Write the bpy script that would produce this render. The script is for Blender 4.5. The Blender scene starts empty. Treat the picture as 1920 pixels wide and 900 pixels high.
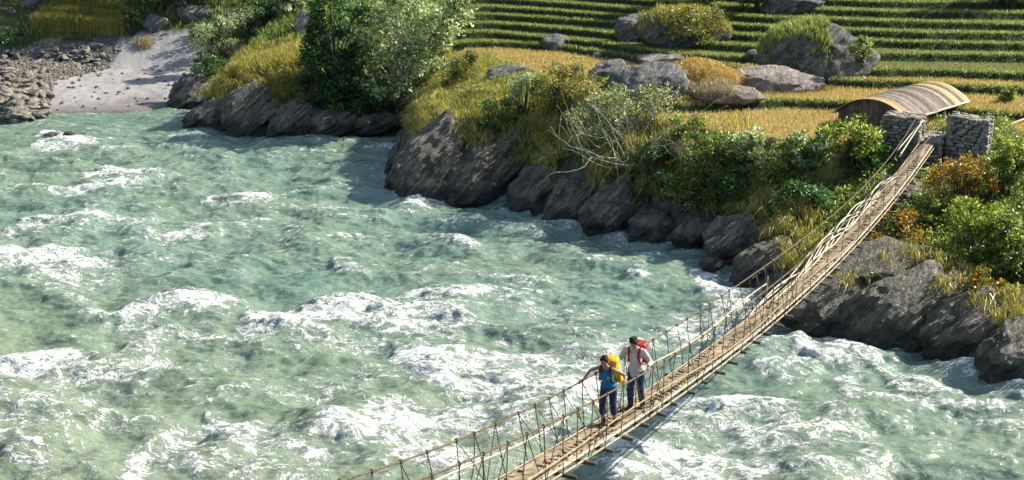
import bpy, bmesh, math
import numpy as np
from mathutils import Vector, Matrix, Quaternion

R = np.random.default_rng(7)
SC = bpy.context.scene
COL = SC.collection

# ------------------------------------------------------------------ survey of the site
FPX, PITCH, CAMH = 2500.0, math.radians(15), 15.0
CP, SP = math.cos(PITCH), math.sin(PITCH)

def atz(u, v, z):
    """map a sighted bearing (u, v) to the point of the level z"""
    x = (np.asarray(u, float) - 960) / FPX
    y = (450 - np.asarray(v, float)) / FPX
    t = (z - CAMH) / (-SP + y * CP)
    return np.stack(np.broadcast_arrays(x * t, (CP + y * SP) * t, z + 0 * t), -1)

def proj(x, y, z):
    z = z - CAMH
    d = np.maximum(y * CP - z * SP, .5)
    return 960 + FPX * x / d, 450 - FPX * (y * SP + z * CP) / d

def ppm(u, v, z):
    p = atz(u, v, z)
    return FPX / (p[1] * CP - (p[2] - CAMH) * SP)

# ------------------------------------------------------------------ noise
def _h(ix, iy, iz, seed):
    n = (ix.astype(np.int64) * 374761393 + iy.astype(np.int64) * 668265263 + iz * 2147483647 + seed * 144269504) & 0xFFFFFFFF
    n = ((n ^ (n >> 13)) * 1274126177) & 0xFFFFFFFF
    n = ((n ^ (n >> 16)) * 2246822519) & 0xFFFFFFFF
    return ((n ^ (n >> 15)) & 0xFFFF) / 65535.0

_GA = np.arange(256) / 256 * 2 * np.pi
_GC, _GS = np.cos(_GA), np.sin(_GA)
def vn2(x, y, seed=0):
    """gradient noise, about 0..1"""
    ix, iy = np.floor(x), np.floor(y); fx, fy = x - ix, y - iy
    ux = fx * fx * fx * (fx * (fx * 6 - 15) + 10); uy = fy * fy * fy * (fy * (fy * 6 - 15) + 10)
    jx, jy = ix.astype(np.int64), iy.astype(np.int64)
    def g(dx, dy):
        n = ((jx + dx) * 374761393 + (jy + dy) * 668265263 + seed * 144269504) & 0xFFFFFFFF
        n = ((n ^ (n >> 13)) * 1274126177) & 0xFFFFFFFF
        k = (n ^ (n >> 16)) & 255
        return _GC[k] * (fx - dx) + _GS[k] * (fy - dy)
    a, b, c, d = g(0, 0), g(1, 0), g(0, 1), g(1, 1)
    return .5 + .78 * ((a + (b - a) * ux) * (1 - uy) + (c + (d - c) * ux) * uy)

def vn3(p, seed=0):
    i = np.floor(p); f = p - i
    f = f * f * f * (f * (f * 6 - 15) + 10)
    x, y, z = i[:, 0], i[:, 1], i[:, 2].astype(np.int64)
    def L(dz):
        a, b = _h(x, y, z + dz, seed), _h(x + 1, y, z + dz, seed)
        c, d = _h(x, y + 1, z + dz, seed), _h(x + 1, y + 1, z + dz, seed)
        return (a + (b - a) * f[:, 0]) * (1 - f[:, 1]) + (c + (d - c) * f[:, 0]) * f[:, 1]
    l0, l1 = L(0), L(1)
    return l0 + (l1 - l0) * f[:, 2]

def rot2(x, y, a):
    c, s = math.cos(a), math.sin(a)
    return x * c - y * s, x * s + y * c

def fbm2(x, y, o=4, seed=0, g=.5):
    s = 0; a = 1; t = 0
    for k in range(o):
        s = s + a * vn2(x, y, seed + k * 17); t += a
        a *= g; x, y = rot2(x * 2.03 + 11.3, y * 2.03 - 7.1, .6)
    return s / t

def fbm3(p, o=4, seed=0, g=.5):
    s = 0; a = 1; t = 0
    for k in range(o):
        s = s + a * vn3(p, seed + k * 17); t += a; a *= g; p = p * 2.03 + 5.7
    return s / t

def sst(a, b, x):
    t = np.clip((x - a) / (b - a), 0, 1)
    return t * t * (3 - 2 * t)

# ------------------------------------------------------------------ mesh helpers
def mk(name, V, F, mats, parent=None, tint=None, smooth=False, midx=None, loc=None, col=None):
    V = np.asarray(V, np.float32).reshape(-1, 3)
    Fs = F if isinstance(F, list) else [F]
    Fs = [np.asarray(f, np.int32) for f in Fs if len(f)]
    if loc is not None: V = V - np.asarray(loc, np.float32)
    me = bpy.data.meshes.new(name)
    me.vertices.add(len(V)); me.vertices.foreach_set('co', V.ravel())
    lv = np.concatenate([f.ravel() for f in Fs])
    tot = np.concatenate([np.full(len(f), f.shape[1], np.int32) for f in Fs])
    st = np.concatenate([[0], np.cumsum(tot)[:-1]]).astype(np.int32)
    me.loops.add(len(lv)); me.loops.foreach_set('vertex_index', lv)
    me.polygons.add(len(tot)); me.polygons.foreach_set('loop_start', st); me.polygons.foreach_set('loop_total', tot)
    for m in (mats if isinstance(mats, (list, tuple)) else [mats]): me.materials.append(m)
    if midx is not None: me.polygons.foreach_set('material_index', np.asarray(midx, np.int32))
    me.update(calc_edges=True)
    me.polygons.foreach_set('use_smooth', np.full(len(tot), smooth, bool))
    if tint is not None:
        for k, a in (tint.items() if isinstance(tint, dict) else {'tint': tint}.items()):
            at = me.attributes.new(k, 'FLOAT', 'POINT'); at.data.foreach_set('value', np.asarray(a, np.float32))
    if col is not None:
        c4 = np.ones((len(V), 4), np.float32); c4[:, :3] = col
        at = me.attributes.new('Col', 'FLOAT_COLOR', 'POINT'); at.data.foreach_set('color', c4.ravel())
    me.validate()
    o = bpy.data.objects.new(name, me); COL.objects.link(o)
    if loc is not None: o.location = [float(q) for q in loc]
    if parent is not None: o.parent = parent
    return o

def tag(o, label=None, cat=None, group=None, kind=None):
    if label: o['label'] = label
    if cat: o['category'] = cat
    if group: o['group'] = group
    if kind: o['kind'] = kind
    return o

def empty(name, loc, label, cat, group=None):
    o = bpy.data.objects.new(name, None); COL.objects.link(o)
    o.location = [float(q) for q in loc]
    return tag(o, label, cat, group)

class MB:
    """collects shapes for ONE mesh"""
    def __init__(s): s.V = []; s.Q = []; s.T = []; s.n = 0; s.tn = []; s.mq = []; s.mt = []
    def add(s, V, Q=None, T=None, tint=.5, mi=0):
        V = np.asarray(V, float).reshape(-1, 3)
        s.V.append(V); s.tn.append(np.broadcast_to(tint, len(V)))
        if Q is not None and len(Q): s.Q.append(np.asarray(Q) + s.n); s.mq += [mi] * len(Q)
        if T is not None and len(T): s.T.append(np.asarray(T) + s.n); s.mt += [mi] * len(T)
        s.n += len(V)
    def tube(s, P, r, k=6, tint=.5, cap=True, mi=0):
        P = np.asarray(P, float); n = len(P); r = np.broadcast_to(r, n)
        d = np.gradient(P, axis=0); d /= np.linalg.norm(d, axis=1)[:, None] + 1e-9
        ref = np.array([0, 0, 1.]) if abs(d[:, 2]).mean() < .8 else np.array([1., 0, 0])
        a = np.cross(d, ref); a /= np.linalg.norm(a, axis=1)[:, None] + 1e-9
        b = np.cross(d, a)
        th = np.arange(k) / k * 2 * np.pi
        V = P[:, None] + r[:, None, None] * (a[:, None] * np.cos(th)[None, :, None] + b[:, None] * np.sin(th)[None, :, None])
        i = np.arange(n - 1)[:, None] * k; j = np.arange(k)[None]
        Q = np.stack([i + j, i + (j + 1) % k, i + k + (j + 1) % k, i + k + j], -1).reshape(-1, 4)
        V = V.reshape(-1, 3); T = []
        if cap:
            V = np.vstack([V, P[0], P[-1]])
            for q in range(k): T += [[n * k, (q + 1) % k, q], [n * k + 1, (n - 1) * k + q, (n - 1) * k + (q + 1) % k]]
        s.add(V, Q, T, tint, mi)
    def box(s, c, ax, half, tint=.5, mi=0):
        ax = np.asarray(ax, float)
        sg = np.array([[i, j, k] for k in (-1, 1) for j in (-1, 1) for i in (-1, 1)], float)
        V = np.asarray(c, float) + (sg * np.asarray(half)) @ ax
        s.add(V, [[0, 2, 3, 1], [4, 5, 7, 6], [0, 1, 5, 4], [2, 6, 7, 3], [0, 4, 6, 2], [1, 3, 7, 5]], None, tint, mi)
    def build(s, name, mats, parent=None, smooth=False, loc=None, kid=True):
        V = np.vstack(s.V)
        F = ([np.vstack(s.Q)] if s.Q else []) + ([np.vstack(s.T)] if s.T else [])
        if parent is not None and loc is None: V = V - np.array(parent.location)
        return mk(name, V, F, mats, parent, np.concatenate(s.tn), smooth, s.mq + s.mt, loc)

_ico = {}
def ico(n):
    if n not in _ico:
        bm = bmesh.new(); bmesh.ops.create_icosphere(bm, subdivisions=n, radius=1)
        bm.verts.ensure_lookup_table()
        _ico[n] = (np.array([v.co[:] for v in bm.verts]), np.array([[v.index for v in f.verts] for f in bm.faces])); bm.free()
    return _ico[n]

# ------------------------------------------------------------------ materials
class NT:
    def __init__(s, name):
        s.m = bpy.data.materials.new(name); s.m.use_nodes = True
        s.t = s.m.node_tree; s.N = s.t.nodes; s.b = s.N['Principled BSDF']; s.out = s.N['Material Output']
        s.co = s.n('ShaderNodeTexCoord').outputs['Object']
    def n(s, typ, **kw):
        q = s.N.new(typ)
        for k, v in kw.items(): setattr(q, k, v)
        return q
    def link(s, a, b):
        if isinstance(a, (int, float)): b.default_value = a
        elif isinstance(a, tuple): b.default_value = (*a, 1) if len(a) == 3 and b.type == 'RGBA' else a
        else: s.t.links.new(a, b)
    def math(s, op, a, b=0., c=0., clamp=False):
        q = s.n('ShaderNodeMath', operation=op, use_clamp=clamp)
        for k, v in enumerate((a, b, c)): s.link(v, q.inputs[k])
        return q.outputs[0]
    def noise(s, scale, detail=4, rough=.55, dist=0., co=None, out='Fac'):
        q = s.n('ShaderNodeTexNoise'); s.link(co if co is not None else s.co, q.inputs['Vector'])
        q.inputs['Scale'].default_value = scale; q.inputs['Detail'].default_value = detail
        q.inputs['Roughness'].default_value = rough; q.inputs['Distortion'].default_value = dist
        return q.outputs[out]
    def mapping(s, scale=(1, 1, 1), rot=(0, 0, 0), co=None):
        q = s.n('ShaderNodeMapping'); s.link(co if co is not None else s.co, q.inputs['Vector'])
        q.inputs['Scale'].default_value = scale; q.inputs['Rotation'].default_value = rot
        return q.outputs[0]
    def mr(s, x, a, b, c=0., d=1., smooth=True):
        q = s.n('ShaderNodeMapRange', interpolation_type='SMOOTHSTEP' if smooth else 'LINEAR')
        for k, v in enumerate((x, a, b, c, d)): s.link(v, q.inputs[k])
        return q.outputs[0]
    def mix(s, f, a, b, mode='MIX'):
        q = s.n('ShaderNodeMix', data_type='RGBA', blend_type=mode)
        s.link(f, q.inputs[0]); s.link(a, q.inputs[6]); s.link(b, q.inputs[7])
        return q.outputs[2]
    def attr(s, name, out='Fac'):
        q = s.n('ShaderNodeAttribute', attribute_name=name); return q.outputs[out]
    def bump(s, h, dist=.05, strength=1.):
        q = s.n('ShaderNodeBump'); s.link(h, q.inputs['Height']); q.inputs['Distance'].default_value = dist
        q.inputs['Strength'].default_value = strength; s.link(q.outputs[0], s.b.inputs['Normal']); return q.outputs[0]
    def set(s, color=None, rough=None, spec=None):
        if color is not None: s.link(color, s.b.inputs['Base Color'])
        if rough is not None: s.link(rough, s.b.inputs['Roughness'])
        if spec is not None: s.link(spec, s.b.inputs['Specular IOR Level'])

def leaf_mat(name, cols, trans=.35, rough=.36, spec=.6):
    t = NT(name)
    f = t.attr('tint')
    r = t.n('ShaderNodeValToRGB'); t.link(f, r.inputs[0])
    e = r.color_ramp.elements
    while len(e) < len(cols): e.new(.5)
    for k, c in enumerate(cols): e[k].position = k / (len(cols) - 1); e[k].color = (*c, 1)
    t.set(r.outputs[0], rough, spec)
    tr = t.n('ShaderNodeBsdfTranslucent')
    hs = t.n('ShaderNodeHueSaturation'); hs.inputs['Value'].default_value = 2.1; hs.inputs['Saturation'].default_value = 1.1
    t.link(r.outputs[0], hs.inputs['Color']); t.link(hs.outputs[0], tr.inputs[0])
    ms = t.n('ShaderNodeMixShader'); ms.inputs[0].default_value = trans
    t.link(t.b.outputs[0], ms.inputs[1]); t.link(tr.outputs[0], ms.inputs[2]); t.link(ms.outputs[0], t.out.inputs[0])
    return t.m

def rock_mat(name, dark, light, lichen=(.42, .42, .38), strata=(.25, .85, .3), amt=.5, wet=False):
    t = NT(name)
    st = t.mapping((.7, 1., 4.5), (0, 0, 0), t.mapping((1, 1, 1), strata))
    a = t.noise(1.1, 8, .65, .6); s1 = t.noise(1.3, 6, .65, .8, st); sp = t.noise(9, 4, .7); big = t.noise(.5, 3)
    c = t.mix(t.mr(s1, .36, .66), dark, light)
    c = t.mix(t.mr(a, .42, .66, 0, .85), c, tuple(.4 * q for q in dark))
    c = t.mix(t.mr(t.noise(3.2, 6, .7, 1.), .52, .7, 0, .7), c, tuple(1.25 * q for q in light))
    c = t.mix(t.math('MULTIPLY', t.mr(sp, .57, .66), t.mr(big, .35, .6, 0, amt)), c, lichen)
    c = t.mix(t.math('MULTIPLY', t.mr(t.noise(2.3, 5, .6), .54, .68), .35), c, (.06, .075, .03))
    if wet:   # soaked band above the waterline
        gp = t.n('ShaderNodeNewGeometry'); sz = t.n('ShaderNodeSeparateXYZ'); t.link(gp.outputs['Position'], sz.inputs[0])
        wb = t.mr(t.math('ADD', sz.outputs[2], t.math('MULTIPLY', t.noise(1.5, 4), -.9)), -.05, .3, .72, 0)
        c = t.mix(wb, c, (.012, .013, .011))
    t.set(c, t.mr(sp, .4, .65, .34, .75) if wet else .8, .45)
    t.bump(t.math('ADD', s1, t.math('MULTIPLY', t.noise(4, 7, .7), .7)), .28, 1.)
    return t.m

def plain_mat(name, c0, c1, scale=8, rough=.8, spec=.3, stretch=(1, 1, 1), bump=.01):
    t = NT(name)
    n = t.noise(scale, 5, .6, .2, t.mapping(stretch))
    c = t.mix(t.mr(n, .3, .7), c0, c1)
    c = t.mix(t.math('MULTIPLY', t.attr('tint'), .6), c, tuple(.35 * q for q in c0))
    t.set(c, rough, spec); t.bump(n, bump)
    return t.m

M = {}
M['rock_bank'] = rock_mat('bank rock', (.052, .048, .032), (.26, .225, .155), (.46, .43, .34), amt=.85, wet=True)
M['rock_field'] = rock_mat('field boulder rock', (.075, .078, .072), (.24, .235, .21), (.48, .48, .44), amt=.7)
M['rock_pink'] = rock_mat('pinkish flat rock', (.21, .175, .145), (.42, .36, .31), (.48, .44, .42), amt=.4)
M['stone'] = plain_mat('wall stone', (.20, .175, .14), (.44, .40, .33), 4, .85, .3, bump=.03)
M['river_stone'] = plain_mat('river stones', (.085, .075, .06), (.30, .27, .22), 5, .8, bump=.02)
M['rope_mid'] = plain_mat('brown cane rope', (.085, .06, .032), (.21, .155, .085), 14, .75)
M['wall_core'] = plain_mat('dark wall core', (.02, .02, .018), (.05, .05, .04), 6)  # near-black core behind the stones, showing dark in their gaps
M['bark'] = plain_mat('brown bark', (.05, .04, .03), (.12, .10, .08), 9, stretch=(1, 1, .25))
M['bark_pale'] = plain_mat('pale bark', (.27, .245, .20), (.46, .43, .36), 9, stretch=(1, 1, .25))
M['bamboo'] = plain_mat('weathered bamboo', (.30, .22, .12), (.50, .41, .27), 7, .6)
M['bamboo_pale'] = plain_mat('pale bamboo', (.46, .40, .28), (.66, .60, .46), 7, .5)
M['plank'] = plain_mat('weathered planks', (.20, .150, .09), (.44, .35, .225), 5, .8)
M['rope'] = plain_mat('tarred rope', (.06, .045, .03), (.16, .12, .08), 20, .8)
M['rope_tan'] = plain_mat('tan cane rope', (.26, .19, .10), (.46, .36, .22), 14, .7)
M['roof_gold'] = plain_mat('golden roof boards', (.36, .25, .105), (.50, .37, .18), 5, .7, stretch=(1, 1, 1))
M['roof_dark'] = plain_mat('dark roof boards', (.085, .062, .045), (.20, .15, .11), 5, .8)
M['roof_grey'] = plain_mat('grey roof boards', (.20, .16, .13), (.36, .30, .25), 5, .8)
M['straw'] = leaf_mat('golden straw', [(.28, .19, .045), (.46, .33, .10), (.62, .48, .19)], .25)
M['straw_pale'] = leaf_mat('pale dry straw', [(.16, .12, .05), (.30, .24, .12), (.46, .40, .24)], .25)
M['leaf_dark'] = leaf_mat('deep green leaves', [(.012, .035, .010), (.04, .095, .02), (.13, .22, .06)], .4)
M['leaf_mid'] = leaf_mat('mid green leaves', [(.03, .055, .010), (.13, .18, .035), (.36, .41, .14)], .44)
M['leaf_pale'] = leaf_mat('pale green leaves', [(.06, .09, .035), (.26, .32, .14), (.62, .66, .42)], .45, .35, .6)
M['leaf_grey'] = leaf_mat('grey green leaves', [(.05, .07, .02), (.18, .21, .075), (.44, .46, .23)], .42)
M['leaf_olive'] = leaf_mat('olive leaves', [(.04, .05, .008), (.14, .15, .028), (.32, .31, .08)], .4)
M['leaf_bright'] = leaf_mat('bright yellow green leaves', [(.05, .075, .010), (.17, .22, .035), (.42, .45, .14)], .42)
M['leaf_orange'] = leaf_mat('rusty orange leaves', [(.08, .065, .012), (.24, .15, .03), (.46, .28, .06)], .35)
M['flower'] = leaf_mat('orange petals', [(.62, .12, .015), (.75, .22, .02), (.80, .36, .03)], .3)
M['flower_yellow'] = leaf_mat('yellow petals', [(.62, .30, .01), (.72, .42, .02), (.80, .52, .05)], .3)
M['grass_terrace'] = leaf_mat('terrace grass', [(.04, .06, .012), (.11, .125, .03), (.24, .23, .075)], .36)
M['grass_green'] = leaf_mat('green grass', [(.06, .09, .015), (.17, .21, .05), (.38, .40, .15)], .4)
M['grass_gold'] = leaf_mat('golden grass', [(.10, .10, .016), (.26, .235, .05), (.50, .44, .15)], .38)
M['stubble'] = leaf_mat('rice stubble', [(.19, .14, .045), (.35, .265, .09), (.54, .43, .18)], .3)
M['skin'] = plain_mat('skin', (.33, .17, .105), (.40, .22, .14), 12, .5, .4, bump=.001)
M['hair'] = plain_mat('dark hair', (.010, .007, .005), (.03, .02, .014), 30, .7, .25)
M['top_blue'] = plain_mat('blue cotton', (.008, .10, .24), (.015, .17, .36), 14, .7)
M['navy'] = plain_mat('navy cotton', (.014, .016, .05), (.035, .038, .10), 12, .8)
M['jeans'] = plain_mat('blue denim', (.012, .024, .065), (.04, .07, .16), 12, .8)
M['shirt'] = plain_mat('pale shirt cotton', (.40, .36, .36), (.52, .48, .48), 10, .8)
M['boot'] = plain_mat('brown boot leather', (.03, .018, .012), (.07, .04, .025), 16, .6)
M['pack_yellow'] = plain_mat('yellow nylon', (.58, .32, .01), (.72, .44, .02), 12, .55)
M['pack_red'] = plain_mat('red nylon', (.27, .025, .018), (.38, .045, .03), 12, .55)
M['strap'] = plain_mat('dark strap', (.02, .018, .018), (.05, .045, .045), 20, .7)
M['strap_red'] = plain_mat('red strap', (.22, .02, .018), (.32, .035, .03), 20, .7)
M['eye'] = plain_mat('dark eye', (.01, .008, .006), (.02, .015, .012), 20, .3)
# ------------------------------------------------------------------ the river bank survey
# (bearing u, v of the waterline, bank steepness k)
WL = [(1990, 745, 1.2), (1920, 713, 1.2), (1873, 697, 1.2), (1813, 680, 1.2), (1763, 653, 1.2), (1693, 638, 1.2), (1567, 633, 1.2), (1533, 617, 1.0), (1467, 583, .7),
      (1440, 560, .6), (1397, 507, .7), (1340, 463, .9), (1283, 460, 1.1), (1220, 443, 1.1), (1127, 430, 1.1), (1060, 413, 1.1), (990, 390, 1.1), (950, 365, 1.2),
      (900, 367, 1.4), (790, 367, 1.5), (748, 347, 1.5), (735, 310, 1.5), (740, 270, 1.2), (755, 245, 1.0), (700, 247, .9), (640, 250, .9), (560, 250, 1.0),
      (440, 243, 1.1), (357, 237, 1.2), (372, 202, .4), (320, 199, .08), (250, 207, .07), (100, 212, .09), (40, 226, .5), (0, 222, .5)]
wl = np.array([atz(a, b, 0)[:2] for a, b, _ in WL]); wk = [c for _, _, c in WL]
wl = np.vstack([[[60, -60], [40, -20], [30, 8], [22, 27]], wl, [[-60, 84], [-160, 80]]])
wk = np.array([1.2] * 4 + wk + [.4, .4])
LAND = np.vstack([wl, [[-900, 80], [-900, 900], [900, 900], [900, -60]]])

def inside(x, y, poly):
    r = np.zeros(x.shape, bool); n = len(poly)
    for i in range(n):
        x0, y0 = poly[i]; x1, y1 = poly[(i + 1) % n]
        if y0 == y1: continue
        c = (y0 > y) != (y1 > y)
        r ^= c & (x < (x1 - x0) * (y - y0) / (y1 - y0) + x0)
    return r

def dist_line(x, y, P, val=None):
    best = np.full(x.shape, 1e9); bv = np.zeros(x.shape)
    for i in range(len(P) - 1):
        a, b = P[i], P[i + 1]; d = b - a; L2 = d @ d
        t = np.clip(((x - a[0]) * d[0] + (y - a[1]) * d[1]) / L2, 0, 1)
        q = (x - a[0] - t * d[0]) ** 2 + (y - a[1] - t * d[1]) ** 2
        m = q < best; best = np.where(m, q, best)
        if val is not None: bv = np.where(m, val[i] + t * (val[i + 1] - val[i]), bv)
    return np.sqrt(best), bv

def shore(x, y):
    d, k = dist_line(x, y, wl, wk)
    return np.where(inside(x, y, LAND), d, -d), k

CTRL = [(560, 60, 4.5), (500, 58, 4.4), (420, 110, 3.3), (480, 160, 3.2), (560, 140, 3.6), (640, 190, 2.4), (700, 190, 2.4), (780, 200, 2.6), (830, 150, 3.8), (870, 100, 4.5), (900, 180, 4.0),
        (960, 140, 4.6), (230, 190, .25), (330, 180, .35), (160, 150, .7), (300, 120, 1.1), (350, 90, 1.8), (300, 68, 2.3), (100, 100, 1.9), (60, 120, 1.6), (40, 160, 1.5), (40, 190, .9), (20, 70, 2.6), (-60, 150, 1.6),
        (200, 45, 3.2), (100, 30, 3.9), (300, 40, 3.2), (400, 35, 4.0), (300, 10, 5.0), (100, 10, 4.8), (500, 25, 5.4), (620, 20, 5.6), (760, 20, 5.6), (-100, 40, 4),
        (1000, 300, 1.8), (1000, 250, 2.8), (1000, 200, 3.8), (850, 250, 2.7), (800, 220, 2.7), (1100, 260, 3.0), (1200, 260, 3.5), (1300, 300, 3.2), (1300, 270, 3.7), (1450, 300, 3.3), (1560, 300, 3.4), (1600, 330, 2.9),
        (1700, 330, 3.1), (1750, 310, 3.1), (1810, 310, 3.2), (1350, 400, 1.2), (1400, 430, 1.2), (1800, 335, 2.9), (1850, 400, 2.7), (1800, 380, 3.0), (1850, 440, 2.3), (1700, 500, 1.8), (1900, 500, 1.9), (1860, 560, 1.2),
        (1900, 300, 4.1), (1880, 250, 4.3), (1560, 520, .9), (1640, 440, 1.8), (1680, 400, 2.4), (1980, 400, 3.2), (1980, 300, 4.2), (1640, 275, 3.7), (1500, 470, 1.0)]
cp = np.array([[*atz(u, v, z)[:2], z] for u, v, z in CTRL])
cp = np.vstack([cp, [[-60, 130, 7], [0, 125, 8], [-80, 100, 3], [40, 45, 4.5], [60, 80, 7], [50, 30, 4]]])
_D = np.hypot(cp[:, None, 0] - cp[None, :, 0], cp[:, None, 1] - cp[None, :, 1])
_n = len(cp); _A = np.zeros((_n + 3, _n + 3)); _A[:_n, :_n] = _D + np.eye(_n) * .15
_A[:_n, _n] = _A[_n, :_n] = 1; _A[:_n, _n + 1:] = cp[:, :2]; _A[_n + 1:, :_n] = cp[:, :2].T
_w = np.linalg.solve(_A, np.concatenate([cp[:, 2], [0, 0, 0]]))
def plateau(x, y):
    s = _w[_n] + _w[_n + 1] * x + _w[_n + 2] * y
    for i in range(_n): s = s + _w[i] * np.hypot(x - cp[i, 0], y - cp[i, 1])
    return s

Z0 = 4.4
LIPS = [[(700, 196), (1000, 194), (1300, 196), (1470, 187), (1590, 193), (1700, 198), (1820, 206), (1920, 214), (2100, 222)],
        [(700, 78), (930, 79), (1045, 85), (1130, 97), (1217, 110), (1300, 117), (1450, 132), (1560, 150), (1640, 153), (1700, 153), (1820, 163), (1920, 166), (2100, 172)],
        [(700, 60), (930, 61), (1130, 81), (1260, 101), (1417, 109), (1560, 126), (1650, 133), (1733, 132), (1900, 138), (2100, 142)],
        [(700, 43), (930, 44), (1150, 62), (1300, 80), (1420, 88), (1650, 101), (1733, 102), (1900, 104), (2100, 108)],
        [(700, 27), (930, 28), (1150, 42), (1400, 66), (1650, 77), (1733, 80), (1900, 83), (2100, 88)],
        [(700, 12), (930, 13), (1150, 28), (1400, 48), (1650, 59), (1733, 62), (1900, 64), (2100, 68)],
        [(700, -4), (930, -3), (1400, 31), (1650, 40), (1733, 42), (1900, 46), (2100, 50)],
        [(700, -18), (930, -18), (1400, 13), (1650, 22), (1900, 25), (2100, 28)],
        [(700, -31), (930, -32), (1400, -6), (1650, 4), (1900, 6), (2100, 9)],
        [(700, -44), (930, -46), (1400, -20), (1650, -12), (1900, -10), (2100, -8)]]
RISE = [.36, .36, .36, .36, .36, .36, .36, .36, .36, .36]
lip_xy = []; zz = Z0
for L, r in zip(LIPS, RISE):
    zz += r
    lip_xy.append(np.array([atz(u, v, zz)[:2] for u, v in L]))
EDGE = np.array([atz(u, v, Z0)[:2] for u, v in [(880, -30), (880, 60), (885, 105), (960, 138), (1080, 195), (1200, 215), (1300, 238), (1380, 250), (1480, 262), (1560, 272), (1650, 258), (1760, 232), (1880, 234), (1990, 290), (2150, 330)]])
FIELD = np.vstack([EDGE, [[120, 52], [120, 130], [EDGE[0][0], 130]]])

def field(x, y):
    w0 = .3 * (fbm2(x * 1.3, y * 1.3, 2, 9) - .5)
    z = np.full(x.shape, Z0) ; rz = np.zeros(x.shape); lp = np.zeros(x.shape); lev = np.zeros(x.shape)
    for kk, (L, r) in enumerate(zip(lip_xy, RISE)):
        w = w0 + .95 * (fbm2(x * .16, y * .16, 3, 205 + kk) - .5)
        o = np.argsort(L[:, 0]); yl = np.interp(x, L[o, 0], L[o, 1])
        t = (y - yl + w)
        z = z + r * sst(-.42, 0, t)
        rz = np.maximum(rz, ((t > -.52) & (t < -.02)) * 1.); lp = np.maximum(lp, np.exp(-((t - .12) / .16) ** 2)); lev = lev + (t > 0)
    o = np.argsort(lip_xy[-1][:, 0]); far = y - np.interp(x, lip_xy[-1][o, 0], lip_xy[-1][o, 1]) - 4
    z = z + np.maximum(far, 0) * .55
    return z, rz, lp, lev

def ground(x, y):
    d, k = shore(x, y)
    d = d + (fbm2(x * .8, y * .8, 3, 21) - .5) * .9 * np.clip(k, 0, 1)
    p = plateau(x, y)
    c = k * np.maximum(d, 0) + .05
    s = .5
    hN = np.clip(.5 + .5 * (c - p) / s, 0, 1)
    z = c * (1 - hN) + p * hN - s * hN * (1 - hN)
    rocky = (1 - hN) * (k > .35)
    z = z + rocky * (fbm2(x * 1.1, y * 1.1, 5, 31) - .5) * .9 * np.clip(d, 0, 1)
    fz, rz, lp, lev = field(x, y)
    e, _ = dist_line(x, y, EDGE); e = np.where(inside(x, y, FIELD), e, -e)
    wide = np.where(x < -1.5, 3.0, .5)
    fw = sst(-wide, .1, e + .5 * (fbm2(x * .7, y * .7, 3, 77) - .5))
    z = z * (1 - fw) + fz * fw
    z = z + (fbm2(x * .9, y * .9, 4, 3) - .5) * .22 * np.where(fw > .5, .25, 1) * np.clip(d * .7, 0, 1)
    far = np.maximum(y - 104, 0)
    z = z + far * .45 + np.maximum(np.abs(x + 5) - 55, 0) * .4 * (d > 0)
    z = np.where(d < 0, np.maximum(-1.3, d * .7), z)
    return z, d, k, fw, rz * (fw > .6), lp * (fw > .6), lev

def lines(*seg):
    out = []
    for a, b, s in seg: out.append(np.arange(a, b, s))
    return np.unique(np.round(np.concatenate(out), 4))
GX = lines((-900, -60, 35), (-60, -40, 1.), (-40, 34, .15), (34, 60, 1.), (60, 901, 35))
GY = lines((-60, 34, 3), (34, 104, .15), (104, 140, 1.), (140, 900, 30))
XX, YY = np.meshgrid(GX, GY)
ZZ, DD, KK, FW, RZ, LP, LEV = ground(XX, YY)
UU, VV = proj(XX, YY, ZZ)

def gz(x, y):
    x = np.asarray(x, float); y = np.asarray(y, float)
    i = np.clip(np.searchsorted(GX, x) - 1, 0, len(GX) - 2); j = np.clip(np.searchsorted(GY, y) - 1, 0, len(GY) - 2)
    tx = (x - GX[i]) / (GX[i + 1] - GX[i]); ty = (y - GY[j]) / (GY[j + 1] - GY[j])
    return (ZZ[j, i] * (1 - tx) + ZZ[j, i + 1] * tx) * (1 - ty) + (ZZ[j + 1, i] * (1 - tx) + ZZ[j + 1, i + 1] * tx) * ty

def on_ground(u, v):
    """where the sight line (u, v) meets the terrain"""
    z = 6.0
    for _ in range(3):
        zs = np.linspace(9, -.2, 400) if _ == 0 else np.linspace(z + .06, z - .06, 60)
        p = atz(np.full(len(zs), u), np.full(len(zs), v), zs)
        g = gz(p[:, 0], p[:, 1]); k = np.where(g >= zs)[0]
        z = zs[k[0]] if len(k) else zs[-1]
    p = atz(u, v, z); p[2] = gz(p[0], p[1]); return p

def zone(poly): return inside(UU, VV, np.array(poly, float))
SAND = zone([(60, 245), (250, 225), (330, 215), (380, 205), (365, 190), (378, 130), (395, 75), (330, 60), (270, 60), (225, 75), (205, 100), (150, 128), (95, 150), (80, 190)]) & (YY > 80)
GRAVEL = zone([(-120, 78), (60, 85), (215, 72), (228, 90), (205, 128), (100, 152), (80, 245), (-120, 245)]) & (YY > 80)
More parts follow.
